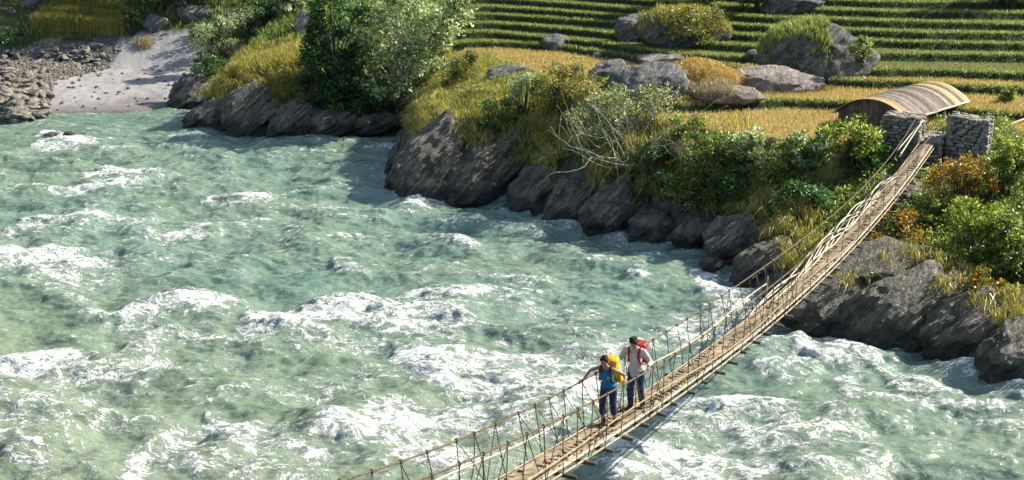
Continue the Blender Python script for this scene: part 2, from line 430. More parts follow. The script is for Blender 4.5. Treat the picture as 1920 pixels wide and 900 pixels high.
# ---- colours of the ground, with the shade of the terrace risers put in
n1 = fbm2(XX * .5, YY * .5, 4, 41); n2 = fbm2(XX * 2.2, YY * 2.2, 3, 43)
def C(*c): return np.array(c, float)
def lerp(a, b, t): return a + (b - a) * t[..., None]
col = np.zeros(XX.shape + (3,)) + C(.055, .062, .022)
col = lerp(col, C(.11, .105, .03), sst(.45, .65, n1))
cliff = ((KK > .35) & (DD < 3.2)).astype(float) * sst(3.4, 1.6, DD + (n1 - .5) * 3)
col = lerp(col, C(.075, .075, .066), cliff); col = lerp(col, C(.15, .145, .13), cliff * sst(.5, .7, n2))
sand = sst(.3, .7, SAND.astype(float)); col = lerp(col, lerp(C(.27, .255, .25) + 0 * col, C(.36, .345, .33), n2), sand)
col = lerp(col, lerp(C(.06, .06, .058) + 0 * col, C(.17, .165, .16), n2), GRAVEL * 1.)
tread = lerp(lerp(C(.29, .22, .08) + 0 * col, C(.40, .32, .14), n2), lerp(C(.10, .125, .035) + 0 * col, C(.19, .17, .055), n1), sst(1.6, 2.6, LEV + (UU - 1400) / 700 * -.6))
col = lerp(col, tread, FW)
col = lerp(col, C(.022, .03, .010), RZ)  # dark green riser earth, deepened by the riser shade put into its colour
wetb = sst(.35, .0, ZZ) * (KK < .3) * (DD > -.5); col = lerp(col, C(.13, .115, .105), wetb * .8)

t = NT('ground'); c = t.attr('Col', 'Color')
nz = t.noise(3.5, 6, .65); nf = t.noise(18, 3, .7)
c = t.mix(t.mr(nz, .3, .7, 0, .4), c, (.5, .5, .45), 'MULTIPLY')
c = t.mix(t.mr(nf, .4, .75, 0, .35), c, (1.45, 1.42, 1.35), 'MULTIPLY')
t.set(c, .9, .2); t.bump(t.math('ADD', nz, t.math('MULTIPLY', nf, .4)), .12, .8)
M['ground'] = t.m
def gridfaces(ny, nx):
    i = (np.arange(ny - 1)[:, None] * nx + np.arange(nx - 1)[None]).ravel()
    return np.stack([i, i + 1, i + nx + 1, i + nx], -1)
deep = DD < -2.5
GF = gridfaces(*XX.shape)
keep = ~(deep.ravel()[GF].all(1) & (YY.ravel()[GF].min(1) > 10))
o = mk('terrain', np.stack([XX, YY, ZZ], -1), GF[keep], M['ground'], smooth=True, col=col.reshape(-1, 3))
tag(o, 'grassy far river bank rising in narrow rice terraces above dark rock', kind='structure')
# the photographer's own bank, behind and below the viewpoint
gx = lines((-120, 26, 1.5)); gy = lines((-40, 16, 1.2)); ax, ay = np.meshgrid(gx, gy)
az = 15.5 - np.maximum(ay + 2.2 + 2 * (fbm2(ax * .15, ay * .15, 4, 8) - .5), 0) * 1.15 - 2.2; az = np.clip(az, -1.2, 12.9) + (fbm2(ax * .4, ay * .4, 4, 18) - .5) * 1.2 - .1
o = mk('near_bank', np.stack([ax, ay, az], -1), gridfaces(*ax.shape), M['ground'], smooth=True, col=np.tile(C(.09, .09, .06), (ax.size, 1)))
tag(o, 'near river bank below the viewpoint', kind='structure')

# ------------------------------------------------------------------ the river
FOAM = [  # sighted crests: [(u, v), ...], half width, half depth, strength
    ([(30, 420), (110, 408), (140, 402)], 32, 14, .75), ([(160, 408), (235, 410)], 22, 9, .6), ([(15, 480), (60, 468), (150, 486)], 40, 17, .95), ([(70, 505), (160, 520)], 40, 12, .55),
    ([(180, 323), (265, 320)], 22, 7, .85), ([(130, 350), (215, 342)], 28, 9, .7), ([(15, 352), (60, 346)], 18, 6, .5), ([(405, 370), (490, 368)], 20, 7, .8), ([(470, 398), (500, 408)], 12, 7, .6), ([(280, 440), (370, 435)], 26, 9, .65),
    ([(245, 590), (300, 572), (390, 568)], 32, 18, 1.0), ([(290, 612), (400, 628)], 40, 18, .5), ([(475, 605), (560, 590), (640, 575)], 46, 22, 1.1), ([(640, 570), (720, 590), (800, 600)], 50, 18, .8), ([(560, 615), (700, 640)], 50, 16, .55),
    ([(755, 548), (820, 546), (880, 552)], 30, 10, .85), ([(0, 688), (80, 680), (140, 700)], 42, 20, .8), ([(130, 715), (250, 690)], 50, 20, .55), ([(245, 640), (275, 670)], 25, 22, .7),
    ([(405, 795), (450, 800)], 24, 16, .9), ([(405, 760), (420, 790)], 10, 16, .7), ([(220, 860), (300, 815), (380, 800)], 45, 20, .6), ([(230, 890), (240, 850)], 25, 20, .8), ([(400, 850), (560, 840)], 60, 25, .6), ([(470, 880), (560, 890)], 50, 20, .45),
    ([(640, 805), (700, 780), (790, 770)], 46, 24, 1.1), ([(720, 820), (800, 850)], 60, 28, .8), ([(760, 660), (800, 690), (850, 715)], 32, 18, 1.05), ([(830, 675), (920, 665), (1000, 680)], 48, 18, .9), ([(900, 710), (1000, 720), (1080, 740)], 60, 26, .8), ([(860, 760), (960, 790)], 60, 22, .6), ([(1000, 690), (1100, 680)], 50, 16, .6),
    ([(1155, 830), (1230, 826), (1290, 860)], 36, 17, .95), ([(1290, 880), (1340, 850), (1420, 870)], 38, 18, 1.0), ([(1130, 885), (1260, 895)], 50, 14, .7), ([(1245, 760), (1330, 750), (1430, 770)], 42, 14, .9), ([(1270, 795), (1400, 800)], 56, 16, .75), ([(1420, 790), (1540, 800)], 46, 12, .6), ([(1400, 870), (1560, 890)], 50, 14, .55),
    ([(1480, 625), (1510, 650), (1540, 670)], 22, 18, .9), ([(1455, 690), (1500, 680)], 30, 15, .6), ([(1490, 610), (1560, 640), (1640, 680), (1700, 730)], 26, 13, .85), ([(1680, 705), (1760, 725)], 22, 9, .95), ([(1640, 740), (1760, 765), (1850, 760)], 26, 7, .7), ([(1560, 700), (1600, 740)], 20, 12, .6),
    ([(1310, 505), (1340, 540), (1400, 560)], 26, 18, .95), ([(1350, 590), (1320, 610), (1250, 620)], 30, 12, .7), ([(1185, 505), (1200, 525)], 14, 12, .7), ([(950, 518), (1000, 522)], 26, 7, .75), ([(625, 492), (655, 498)], 16, 7, .75), ([(830, 450), (880, 458)], 20, 6, .6), ([(640, 440), (680, 445)], 16, 5, .5), ([(900, 560), (1060, 580)], 50, 14, .4),
    ([(740, 352), (770, 372), (800, 380)], 14, 5, .7), ([(1130, 437), (1170, 447), (1220, 470)], 18, 6, .7), ([(975, 425), (1000, 435)], 14, 5, .5), ([(1790, 660), (1830, 668)], 12, 7, .7), ([(1900, 742), (1925, 755)], 14, 12, .8), ([(1840, 790), (1910, 795)], 26, 7, .5),
    ([(85, 252), (140, 262)], 22, 5, .9), ([(75, 268), (140, 270)], 22, 5, .8), ([(200, 280), (230, 278)], 15, 4, .5), ([(0, 760), (60, 740), (160, 770)], 45, 22, .5), ([(20, 860), (90, 870)], 45, 24, .4), ([(130, 560), (150, 590), (190, 600)], 14, 7, .4), ([(660, 680), (700, 700)], 30, 14, .35), ([(1180, 640), (1090, 650)], 40, 14, .5), ([(500, 730), (600, 720)], 60, 16, .35), ([(1700, 800), (1800, 830)], 60, 16, .18),
    # wide lacy skirts round the rapids
    ([(0, 700), (140, 710), (280, 700)], 110, 45, 0.26), ([(230, 860), (400, 840), (600, 860)], 120, 50, 0.30), ([(640, 820), (780, 800), (950, 800)], 120, 55, 0.31), ([(760, 680), (920, 700), (1080, 720)], 110, 45, 0.31),
    ([(300, 600), (420, 640)], 90, 36, 0.22), ([(480, 600), (700, 610), (880, 640)], 110, 36, 0.26), ([(1150, 860), (1320, 830), (1500, 830)], 110, 50, 0.31), ([(1450, 640), (1560, 680), (1740, 740)], 70, 36, 0.26),
    ([(60, 480), (180, 500)], 80, 30, 0.22), ([(80, 420), (230, 410)], 80, 22, 0.21), ([(180, 335), (300, 335)], 70, 16, 0.20), ([(420, 380), (520, 390)], 60, 16, 0.19), ([(760, 555), (960, 570)], 80, 20, 0.21), ([(60, 800), (120, 850)], 120, 50, 0.19), ([(1240, 630), (1400, 580)], 60, 22, 0.25)]
WX = lines((-160, -40, 6), (-40, 26, .075), (26, 64, 3)); WY = lines((-60, 24, 3), (24, 60, .07), (60, 96, .1), (96, 140, 6))
wx, wy = np.meshgrid(WX, WY)
qx = wx + 1.5 * (fbm2(wx * .42, wy * .42, 4, 101, .45) - .5)
qy = wy + 1.9 * (fbm2(wx * .42, wy * .42, 4, 103, .45) - .5)
hx = wx + .5 * (fbm2(wx * .5, wy * .5, 2, 111) - .5); hy = wy + .7 * (fbm2(wx * .5, wy * .5, 2, 113) - .5)
FM = np.zeros(wx.shape)
for pts, ru, rv, s in FOAM:
    P = np.array([atz(u, v, 0)[:2] for u, v in pts]); n = 5 * (len(P) - 1) + 1
    tt = np.linspace(0, len(P) - 1, n); px = np.interp(tt, np.arange(len(P)), P[:, 0]); py = np.interp(tt, np.arange(len(P)), P[:, 1])
    for x, y in zip(px, py):
        k = FPX / math.hypot(y, 15); rx = ru / k; ry = min(rv / (k * 15 / math.hypot(y, 15)), rx * 1.2)
        i0, i1 = np.searchsorted(WX, [x - 3 * rx - 1, x + 4 * rx + 1]); j0, j1 = np.searchsorted(WY, [y - 3 * ry - 1.5, y + 3 * ry + 1.5])
        sl = (slice(j0, j1), slice(i0, i1))
        ex = qx[sl] - x; q = (ex / np.where(ex < 0, rx * .62, rx * 1.5)) ** 2 + ((qy[sl] - y) / (ry * 1.1)) ** 2
        FM[sl] = np.maximum(FM[sl], s * np.exp(-.6 * q ** 1.2))
fine = (wx > -41) & (wx < 27) & (wy > 23) & (wy < 97)
bank = np.full(wx.shape, -50.); bank[fine], _ = shore(wx[fine], wy[fine])
nb = fbm2(wx * .45, wy * .45, 3, 121)
FM = np.maximum(FM, .72 * sst(-2.0, -.5, bank) * sst(.42, .62, nb) * (wy < 78))
big = fbm2(hx * .28, hy * .42, 2, 131); mid = fbm2(hx * .8, hy * 1.3, 3, 133, .5)
rid = 1 - np.abs(2 * fbm2(hx * .62, hy * 1.2, 4, 137, .55) - 1)
rid2 = 1 - np.abs(2 * fbm2(hx * 1.5, hy * 2.6, 3, 139, .5) - 1)
WH = (big - .5) * 1.25 + (rid - .8) * .27 + (mid - .5) * .15 + (rid2 - .8) * .05
lump = fbm2(wx * 1.5, wy * 1.9, 3, 151, .5)
calm = sst(70, 92, wy) * .55
WH = WH * (1 - calm) + FM * (.17 + .24 * (lump - .5)) * (1 - calm * .5)
WH = WH - .12
# crests that break a little everywhere
FM = FM + .42 * sst(.88, .99, rid) * sst(.46, .62, big) + .10 * sst(.5, .75, mid)
t = NT('glacial river water')
F = t.attr('foam'); warp = t.noise(1.4, 3, .5, 0, None, 'Color')
vm = t.n('ShaderNodeVectorMath', operation='MULTIPLY_ADD'); t.link(warp, vm.inputs[0]); vm.inputs[1].default_value = (.9, .9, .4); t.link(t.co, vm.inputs[2])
co2 = t.mapping((.62, 1.25, 1.), (0, 0, .0), t.mapping((1, 1, 1), (0, 0, .22), vm.outputs[0]))
lg = t.noise(.09, 3, .5); lg_ = t.noise(.16, 3, .5)
def ridge(sc, det, k, dist):
    return t.math('SUBTRACT', 1., t.math('MULTIPLY', t.math('ABSOLUTE', t.math('SUBTRACT', t.noise(sc, det, .62, dist, co2), .5)), k), clamp=True)
a = t.noise(1.2, 10, .68, .6, co2); fineN = t.noise(8, 6, .7, .6, co2)
l1, l2, l3 = ridge(.9, 7, 10., 1.6), ridge(2.1, 7, 9., 1.4), ridge(4.6, 5, 7., 1.)
lin = t.math('ADD', t.math('ADD', t.math('MULTIPLY', l1, .48), t.math('MULTIPLY', l2, .46)), t.math('MULTIPLY', l3, .34))
val = t.math('ADD', t.math('DIVIDE', t.math('MULTIPLY', F, 1.24), t.math('ADD', 1., t.math('MULTIPLY', F, .50))), t.math('MULTIPLY', t.math('SUBTRACT', a, .5), 1.6))
val = t.math('ADD', t.math('ADD', val, lin), t.math('MULTIPLY', t.math('SUBTRACT', fineN, .5), .7))
white = t.mr(val, 1.10, 1.56)
cream = t.mix(t.mr(t.math('ADD', lin, t.math('MULTIPLY', t.math('SUBTRACT', fineN, .5), 1.4)), .2, .75), (.34, .44, .35), (.80, .82, .78))
sil = t.n('ShaderNodeSeparateXYZ'); t.link(t.co, sil.inputs[0])
silt = t.mr(t.math('ADD', t.math('ADD', t.math('MULTIPLY', sil.outputs[0], .5), sil.outputs[1]), t.math('MULTIPLY', lg_, 16)), 34, 58, .75, 0)
milk = t.mr(val, .5, 1.2, 0, .5)
base = t.mix(t.mr(lg, .35, .65), (.108, .180, .130), (.140, .188, .114))
base = t.mix(t.mr(t.noise(.7, 5, .6, .5, co2), .35, .7, 0, .6), base, (.085, .155, .115))
base = t.mix(silt, base, (.165, .185, .095))
base = t.mix(milk, base, (.28, .38, .29))
t.set(t.mix(white, base, cream), t.mr(white, 0, 1, .22, .75), t.mr(white, 0, 1, .5, .15))
calmN = t.noise(2.0, 5, .55, .8, t.mapping((.7, 1.6, 1)))
t.bump(t.math('ADD', t.math('MULTIPLY', calmN, .6), t.math('MULTIPLY', white, t.math('ADD', t.math('MULTIPLY', lin, .6), t.math('MULTIPLY', fineN, .55)))), .14, .8)
M['water'] = t.m
o = mk('river', np.stack([wx, wy, WH], -1), gridfaces(*wx.shape), M['water'], smooth=True, tint={'foam': FM.ravel()})
tag(o, 'milky green rushing river with white rapids', kind='structure')
# ------------------------------------------------------------------ rocks
def rock_verts(seed, scale, sub=5, planes=16, strata=.0, rough=.12, bury=None):
    r = np.random.default_rng(seed); V, F = ico(sub); V = V.copy()
    for _ in range(planes):
        n = r.normal(size=3); n /= np.linalg.norm(n); d = r.uniform(.62, .92)
        V -= n * (np.maximum(V @ n - d, 0) * .85)[:, None]
    N = V / np.linalg.norm(V, axis=1)[:, None]
    off = r.uniform(-50, 50, 3)
    V += N * ((fbm3(V * 1.5 + off, 4, seed) - .5) * rough * 3)[:, None]
    if strata:
        q = V.copy(); a = .75
        c = q[:, 0] * math.cos(a) - q[:, 2] * math.sin(a)
        s = np.stack([q @ np.array([.5, .2, .8]) * .7, q[:, 1] * 1.2, c * 5.5], 1) + off
        V += N * ((fbm3(s, 3, seed + 5) - .5) * strata)[:, None]
    V += N * ((fbm3(V * 6 + off, 4, seed + 9, .6) - .5) * .11)[:, None]
    return V * np.asarray(scale), F

def rock(name, label, u, v, z, wpx, hpx, mat, seed, deep=.8, lean=(0, 0, 0), rz=0., sub=5, strata=.12, sink=.25, cat='rock', group=None, planes=16, parent=None):
    p = atz(u, v, z) if z is not None else on_ground(u, v)
    k = FPX / (p[1] * CP - (p[2] - CAMH) * SP)
    w, h = wpx / k, hpx / k
    V, F = rock_verts(seed, (w / 2 * 1.12, w / 2 * deep, h * (1 + sink) / 2 * 1.12), sub, planes, strata)
    c, s = math.cos(rz), math.sin(rz)
    V = np.stack([V[:, 0] * c - V[:, 1] * s, V[:, 0] * s + V[:, 1] * c, V[:, 2]], 1)
    V[:, 0] += lean[0] * V[:, 2]; V[:, 1] += lean[1] * V[:, 2]
    V[:, 2] += h * (1 - sink) / 2
    o = mk(name, V, F, M[mat], smooth=True); o.location = [float(q) for q in (p[0], p[1] + w / 2 * deep * .7, p[2])]
    return tag(o, label, cat, group)

BR = [  # u, v(waterline), w, h, depth, label
    (812, 366, 170, 165, .7, 'broad tall dark rock face under the dry grass at the tip of the bluff', 'riverside_rock'),
    (905, 368, 170, 135, .7, 'bulky dark rock beside the tip of the bluff, under drooping grass', 'riverside_rock'),
    (843, 370, 118, 62, .6, 'low pyramid shaped rock at the foot of the bluff, touching the water', 'riverside_rock'),
    (1008, 394, 125, 92, .8, 'ribbed grey brown rock below the bare white branches', 'riverside_rock'),
    (1082, 416, 95, 96, .8, 'narrow slanting rock slab just downstream of the ribbed grey brown rock', 'riverside_rock'),
    (1150, 436, 120, 108, .8, 'steep slanting slab with a pale edge below the dark leafy bank', 'riverside_rock'),
    (1232, 449, 95, 62, .8, 'low wet black rock at the waterline below the deepest shade', 'riverside_rock'),
    (1298, 464, 80, 58, .8, 'small rounded wet rock before the cove, beside a low black rock', 'riverside_rock'),
    (1388, 490, 125, 92, .8, 'rounded grey rock in the cove seen through the bridge handrail', 'riverside_rock'),
    (1450, 530, 120, 92, .8, 'dark sloping rock directly beneath the bridge deck', 'riverside_rock'),
    (1590, 626, 230, 140, .6, 'big dark rock mass just past the bridge with a smooth bulging face', 'riverside_rock'),
    (1720, 645, 240, 150, .5, 'widest dark rock bluff of the near bank, undercut at the water', 'riverside_rock'),
    (1835, 672, 170, 120, .6, 'blocky shaded rock downstream of the undercut bluff', 'riverside_rock'),
    (1915, 712, 140, 110, .7, 'last dark rock along the bank, cut by the edge of the photo', 'riverside_rock'),
    (400, 241, 95, 72, .8, 'pointed rock at the outer end of the wooded headland, at the water', 'riverside_rock'),
    (468, 246, 100, 100, .7, 'tall ribbed rock with a pale face under the golden grass of the headland', 'riverside_rock'),
    (545, 253, 95, 76, .7, 'smooth rounded rock in the middle of the headland waterline', 'riverside_rock'),
    (612, 254, 105, 56, .7, 'low shadowed rock at the water below the dark green tree', 'riverside_rock'),
    (695, 250, 110, 44, .7, 'low flat rock in shade under the pale leaved tree', 'riverside_rock'),
    (742, 318, 26, 66, 1., 'slim black upright rock standing in the water beside the bluff', 'riverside_rock'),
    (352, 201, 75, 66, .9, 'sloping rock behind the headland, rising from the sand', 'riverside_rock')]
for i, (u, v, w, h, dp, lab, nm) in enumerate(BR):
    rock(nm, lab, u, v, 0, w * 1.04, h * .84, 'rock_bank', 100 + i * 7, dp, (.34, .5, 0), R.uniform(-.4, .4), 6, .42, .3, planes=14)
rock('riverside_rock', 'slanted sunlit rock shelf above the undercut bluff, below the leafy shrubs', 1690, 545, 1.2, 270, 75, 'rock_bank', 911, .7, (.2, .4, 0), .2, 5, .28, .3)
rock('riverside_rock', 'grey rock outcrop between the bridge end and the rusty shrubs', 1690, 395, None, 110, 60, 'rock_bank', 917, .7, (.2, .3, 0), .2, 5, .2)
rock('riverside_rock', 'small rounded rock standing in white water in the cove', 1334, 510, 0, 42, 26, 'rock_bank', 921, .9, (0, 0, 0), 0, 4, .1)
rock('river_stone', 'small brown stone breaking the surface in the open river near the sand', 128, 258, 0, 22, 10, 'rock_bank', 922, .9, sub=3)
rock('river_stone', 'pale flat stone awash in the open river beside the small brown stone', 96, 255, 0, 30, 7, 'rock_field', 923, .9, sub=3)
FR = [('boulder', 'huge mottled boulder with a grassy sloping top on the terraces', 1545, 152, 205, 96, 'rock_field', .9, (.05, .1, 0), .0),
      ('boulder', 'large smooth grey boulder at the field edge behind the white branches', 1215, 196, 142, 72, 'rock_field', .8, (.1, .2, 0), .1),
      ('boulder', 'low rounded boulder just behind the large smooth grey one', 1146, 150, 84, 34, 'rock_field', .8, (.1, .1, 0), .2),
      ('boulder', 'wide overgrown boulder half buried in brush on the upper terraces', 1292, 80, 160, 66, 'rock_field', .7, (.0, .1, 0), .0),
      ('boulder', 'dark pointed boulder leaning beside the brush covered one', 1186, 76, 74, 46, 'rock_field', .8, (.25, .1, 0), .1),
      ('boulder', 'small lone boulder on the lowest green terrace', 1047, 94, 58, 27, 'rock_field', .9, (.0, .1, 0), .4),
      ('boulder', 'rough rock outcrop in the dry grass on top of the bluff', 955, 158, 96, 32, 'rock_field', .7, (.1, .2, 0), .3),
      ('flat_rock', 'broad pinkish flat rock beside the straw, below the huge boulder', 1455, 176, 190, 42, 'rock_pink', .9, (.0, .1, 0), .1),
      ('flat_rock', 'thin pinkish rock slab lying behind the golden straw heap', 1265, 120, 125, 18, 'rock_pink', .8, (.0, .0, 0), .0),
      ('flat_rock', 'grey rock half covered by trailing straw at the edge of the field', 1362, 197, 140, 30, 'rock_pink', .7, (.0, .1, 0), .0),
      ('boulder', 'small pale stone on the orange field near the lone boulder', 1121, 109, 24, 10, 'rock_pink', .9, (0, 0, 0), 0),
      ('boulder', 'small grey stone at the foot of the huge boulder', 1412, 108, 30, 14, 'rock_field', .9, (0, 0, 0), 0),
      ('boulder', 'blue grey cliff boulder in the shade above the highest terraces', 1492, 27, 118, 34, 'rock_field', .7, (.0, .1, 0), .0),
      ('boulder', 'blocky pinkish boulder beside the dark green tree', 570, 64, 36, 40, 'rock_pink', .8, (.05, .05, 0), .0),
      ('boulder', 'striped white boulder at the far end of the sand', 286, 62, 48, 36, 'rock_field', .8, (.25, .0, 0), .0),
      ('boulder', 'round dark boulder under the far trees beyond the sand', 366, 40, 66, 30, 'rock_field', .8, (0, 0, 0), 0),
      ('boulder', 'pale boulder topping the dry grass slope beyond the gravel', 54, 16, 36, 18, 'rock_field', .8, (0, 0, 0), 0),
      ('boulder', 'small white boulder on the slope below the pale one', 20, 28, 16, 12, 'rock_field', .8, (0, 0, 0), 0),
      ('boulder', 'jagged white rock under the far trees, above the round dark boulder', 337, 14, 30, 18, 'rock_field', .8, (0, 0, 0), 0),
      ('boulder', 'grey rock in the brush behind the leafy end of the headland', 434, 44, 34, 20, 'rock_field', .8, (0, 0, 0), 0),
      ('boulder', 'long pale rock lying low in the gravel', 14, 68, 42, 16, 'rock_field', .8, (0, 0, 0), 0),
      ('boulder', 'pale flattish rock at the upper edge of the gravel beside the sand', 178, 92, 32, 12, 'rock_field', .8, (0, 0, 0), 0)]
FRO = {}
for i, (nm, lab, u, v, w, h, mt, dp, ln, rz) in enumerate(FR):
    FRO[lab] = rock(nm, lab, u, v, None, w, h, mt, 300 + i * 11, dp, ln, rz, 5 if w > 60 else 4, .1 if 'flat' not in nm else .06, .3, 'boulder' if nm == 'boulder' else 'rock', planes=14)
# heaped river stones: every stone its own object, four shapes shared
sm = []
for k in range(5):
    V, F = rock_verts(700 + k, (.62, .45, .26), 3, 9, 0, .16)
    sm.append(mk('river_stone', V, F, M['river_stone'], smooth=True, tint=R.uniform(0, 1) + 0 * V[:, 0]))
def scatter_stones(n, poly, lo, hi, label, group, first):
    u0, u1 = min(p[0] for p in poly), max(p[0] for p in poly); v0, v1 = min(p[1] for p in poly), max(p[1] for p in poly); c = 0
    while c < n:
        u, v = R.uniform(u0, u1), R.uniform(v0, v1)
        if not inside(np.array([u]), np.array([v]), np.array(poly, float))[0]: continue
        q = on_ground(u, v); s = R.uniform(lo, hi); o = sm[c % 5]
        if not (first and c < 5): o = o.copy(); COL.objects.link(o)
        o.location = [float(q[0]), float(q[1]), float(max(q[2], 0) + s * R.uniform(.0, .35))]; o.scale = (s * R.uniform(.8, 1.5), s, s * R.uniform(.7, 1.2))
        o.rotation_euler = (R.normal() * .25, R.normal() * .25, R.uniform(0, 6.28)); c += 1
        tag(o, label, 'stone', group)
scatter_stones(170, [(-20, 140), (60, 138), (98, 180), (80, 228), (30, 226), (-20, 220)], .45, .95, 'rounded brown grey stone heaped at the water beside the sand', 'stones heaped at the edge of the sand', True)
scatter_stones(110, [(-10, 100), (120, 96), (205, 92), (205, 122), (110, 140), (60, 150), (-10, 130)], .25, .75, 'loose grey stone lying on the gravel between the heap and the dry grass', 'loose stones on the gravel', False)
# pebbles too many to count
n = 9000; k = np.concatenate([R.choice(np.flatnonzero((GRAVEL & (DD > .3)).ravel()), n - 90), R.choice(np.flatnonzero((SAND & (DD > .1) & (n1 > .5)).ravel()), 90)])
px, py = XX.ravel()[k] + R.uniform(-.2, .2, n), YY.ravel()[k] + R.uniform(-.2, .2, n)
V0, F0 = ico(1); s = R.uniform(.05, .17, n)
V = V0[None] * s[:, None, None] * R.uniform(.6, 1.3, (n, 1, 3)); V[..., 0] += px[:, None]; V[..., 1] += py[:, None]; V[..., 2] += gz(px, py)[:, None] + .02
o = mk('gravel', V, (F0[None] + (np.arange(n) * len(V0))[:, None, None]).reshape(-1, 3), M['river_stone'], tint=np.repeat(R.uniform(0, 1, n), len(V0))); tag(o, 'grey gravel bar beside the sand', kind='stuff')

# ------------------------------------------------------------------ plants
def leaves(C0, L, wid=.45, up=.3, tint=None, droop=0.):
    """one folded leaf per centre"""
    n = len(C0); d = R.normal(size=(n, 3)); d[:, 2] = d[:, 2] * .7 + up - droop; d /= np.linalg.norm(d, axis=1)[:, None]
    s = np.cross(d, R.normal(size=(n, 3))); s /= np.linalg.norm(s, axis=1)[:, None]; nn = np.cross(d, s)
    L = np.broadcast_to(L, n)[:, None] * R.uniform(.7, 1.3, (n, 1))
    V = np.stack([C0, C0 + d * L * .45 + s * L * wid * .5 + nn * L * .06, C0 + d * L, C0 + d * L * .45 - s * L * wid * .5 + nn * L * .06], 1)
    if tint is None: tint = R.beta(1.6, 1.6, n)
    return V.reshape(-1, 3), np.arange(n * 4).reshape(-1, 4), np.repeat(tint, 4)

def curve(a, b, bend, n=6, seed=None):
    a, b = np.asarray(a, float), np.asarray(b, float); t = np.linspace(0, 1, n)[:, None]
    m = (a + b) / 2 + bend
    return (1 - t) ** 2 * a + 2 * t * (1 - t) * m + t * t * b

def plant(name, label, cat, base, h, rx, ry, mat, nc, nl, leaf, wid=.45, up=.3, stem='bark', trunk=None, cz=(.25, 1.), cr=.32, group=None, flowers=None, lean=(0, 0), hollow=.35, crown='foliage', shape=1.):
    """base + wood + clumped crown"""
    base = np.asarray(base, float)
    root = empty(name, base, label, cat, group)
    th = R.uniform(0, 6.283, nc); rr = np.sqrt(R.uniform(hollow ** 2, 1, nc)); zf = R.uniform(cz[0], cz[1], nc)
    env = np.sqrt(np.clip(1 - np.abs((zf - (cz[0] + cz[1]) / 2) / ((cz[1] - cz[0]) / 2 + .12)) ** 2.2, .05, 1)) ** shape
    cc = np.stack([np.cos(th) * rr * env * rx + lean[0] * zf, np.sin(th) * rr * env * ry + lean[1] * zf, zf * h], 1)
    cs = R.uniform(.55, 1.25, nc) * cr * (rx + ry) / 2
    w = MB(); tr = trunk if trunk else .02 + h * .012
    top = np.array([lean[0] * .6, lean[1] * .6, h * .62])
    T = curve((0, 0, -.3), top, (R.normal() * .12 * rx, R.normal() * .1, 0), 8)
    if trunk: w.tube(base + T, np.linspace(tr, tr * .35, 8), 8, R.uniform(.2, .8))
    for i in range(min(nc, 40)):
        if trunk:
            k = int(np.clip(cc[i, 2] / h * 8 - 2, 1, 6)); a = T[k]; r0 = tr * .45
        else: a = np.array([R.normal() * rx * .18, R.normal() * ry * .18, -.15]); r0 = tr
        w.tube(base + curve(a, cc[i], (0, 0, h * .08), 6), np.linspace(r0, r0 * .25, 6), 5, R.uniform(.1, .9), False)
    w.build('trunk' if trunk else 'stem', M[stem], root, smooth=True)
    ci = R.integers(0, nc, nl); off = R.normal(size=(nl, 3)); off /= np.linalg.norm(off, axis=1)[:, None]; off *= (R.uniform(0, 1, nl) ** .45)[:, None]
    P = cc[ci] + off * cs[ci][:, None] * np.array([1, 1, .75])
    g = P[:, 2] > .02 * h
    ct = R.uniform(-.22, .22, nc)[ci]
    V, F, tn = leaves(base + P[g], leaf, wid, up, np.clip(R.beta(.8, 1.1, nl) + ct, 0, 1)[g])
    mk(crown, V - base, F, M[mat], root, tn)
    if flowers:
        fm, nf, fs = flowers; j = R.choice(np.flatnonzero(g & (off[:, 2] > -.2)), nf)
        Pf = P[j] + off[j] * .06; Vf = []
        for q in range(3):
            v_, f_, t_ = leaves(base + Pf, fs, .8, .5); Vf.append(v_)
        Vf = np.vstack(Vf); mk('blossoms', Vf - base, np.arange(len(Vf)).reshape(-1, 4), M[fm], root, np.repeat(R.uniform(0, 1, len(Vf) // 4), 4))
    return root

def bush(label, u, v, w, h, mat, nl=1800, leaf=.16, nc=26, name='shrub', cat='shrub', z=None, **kw):
    p = on_ground(u, v) if z is None else atz(u, v, z)
    k = FPX / (p[1] * CP - (p[2] - CAMH) * SP)
    rx = w / k / 2
    return plant(name, label, cat, p, h / k * 1.02, rx, rx * kw.pop('deep', .8), mat, nc, nl, leaf, **kw)

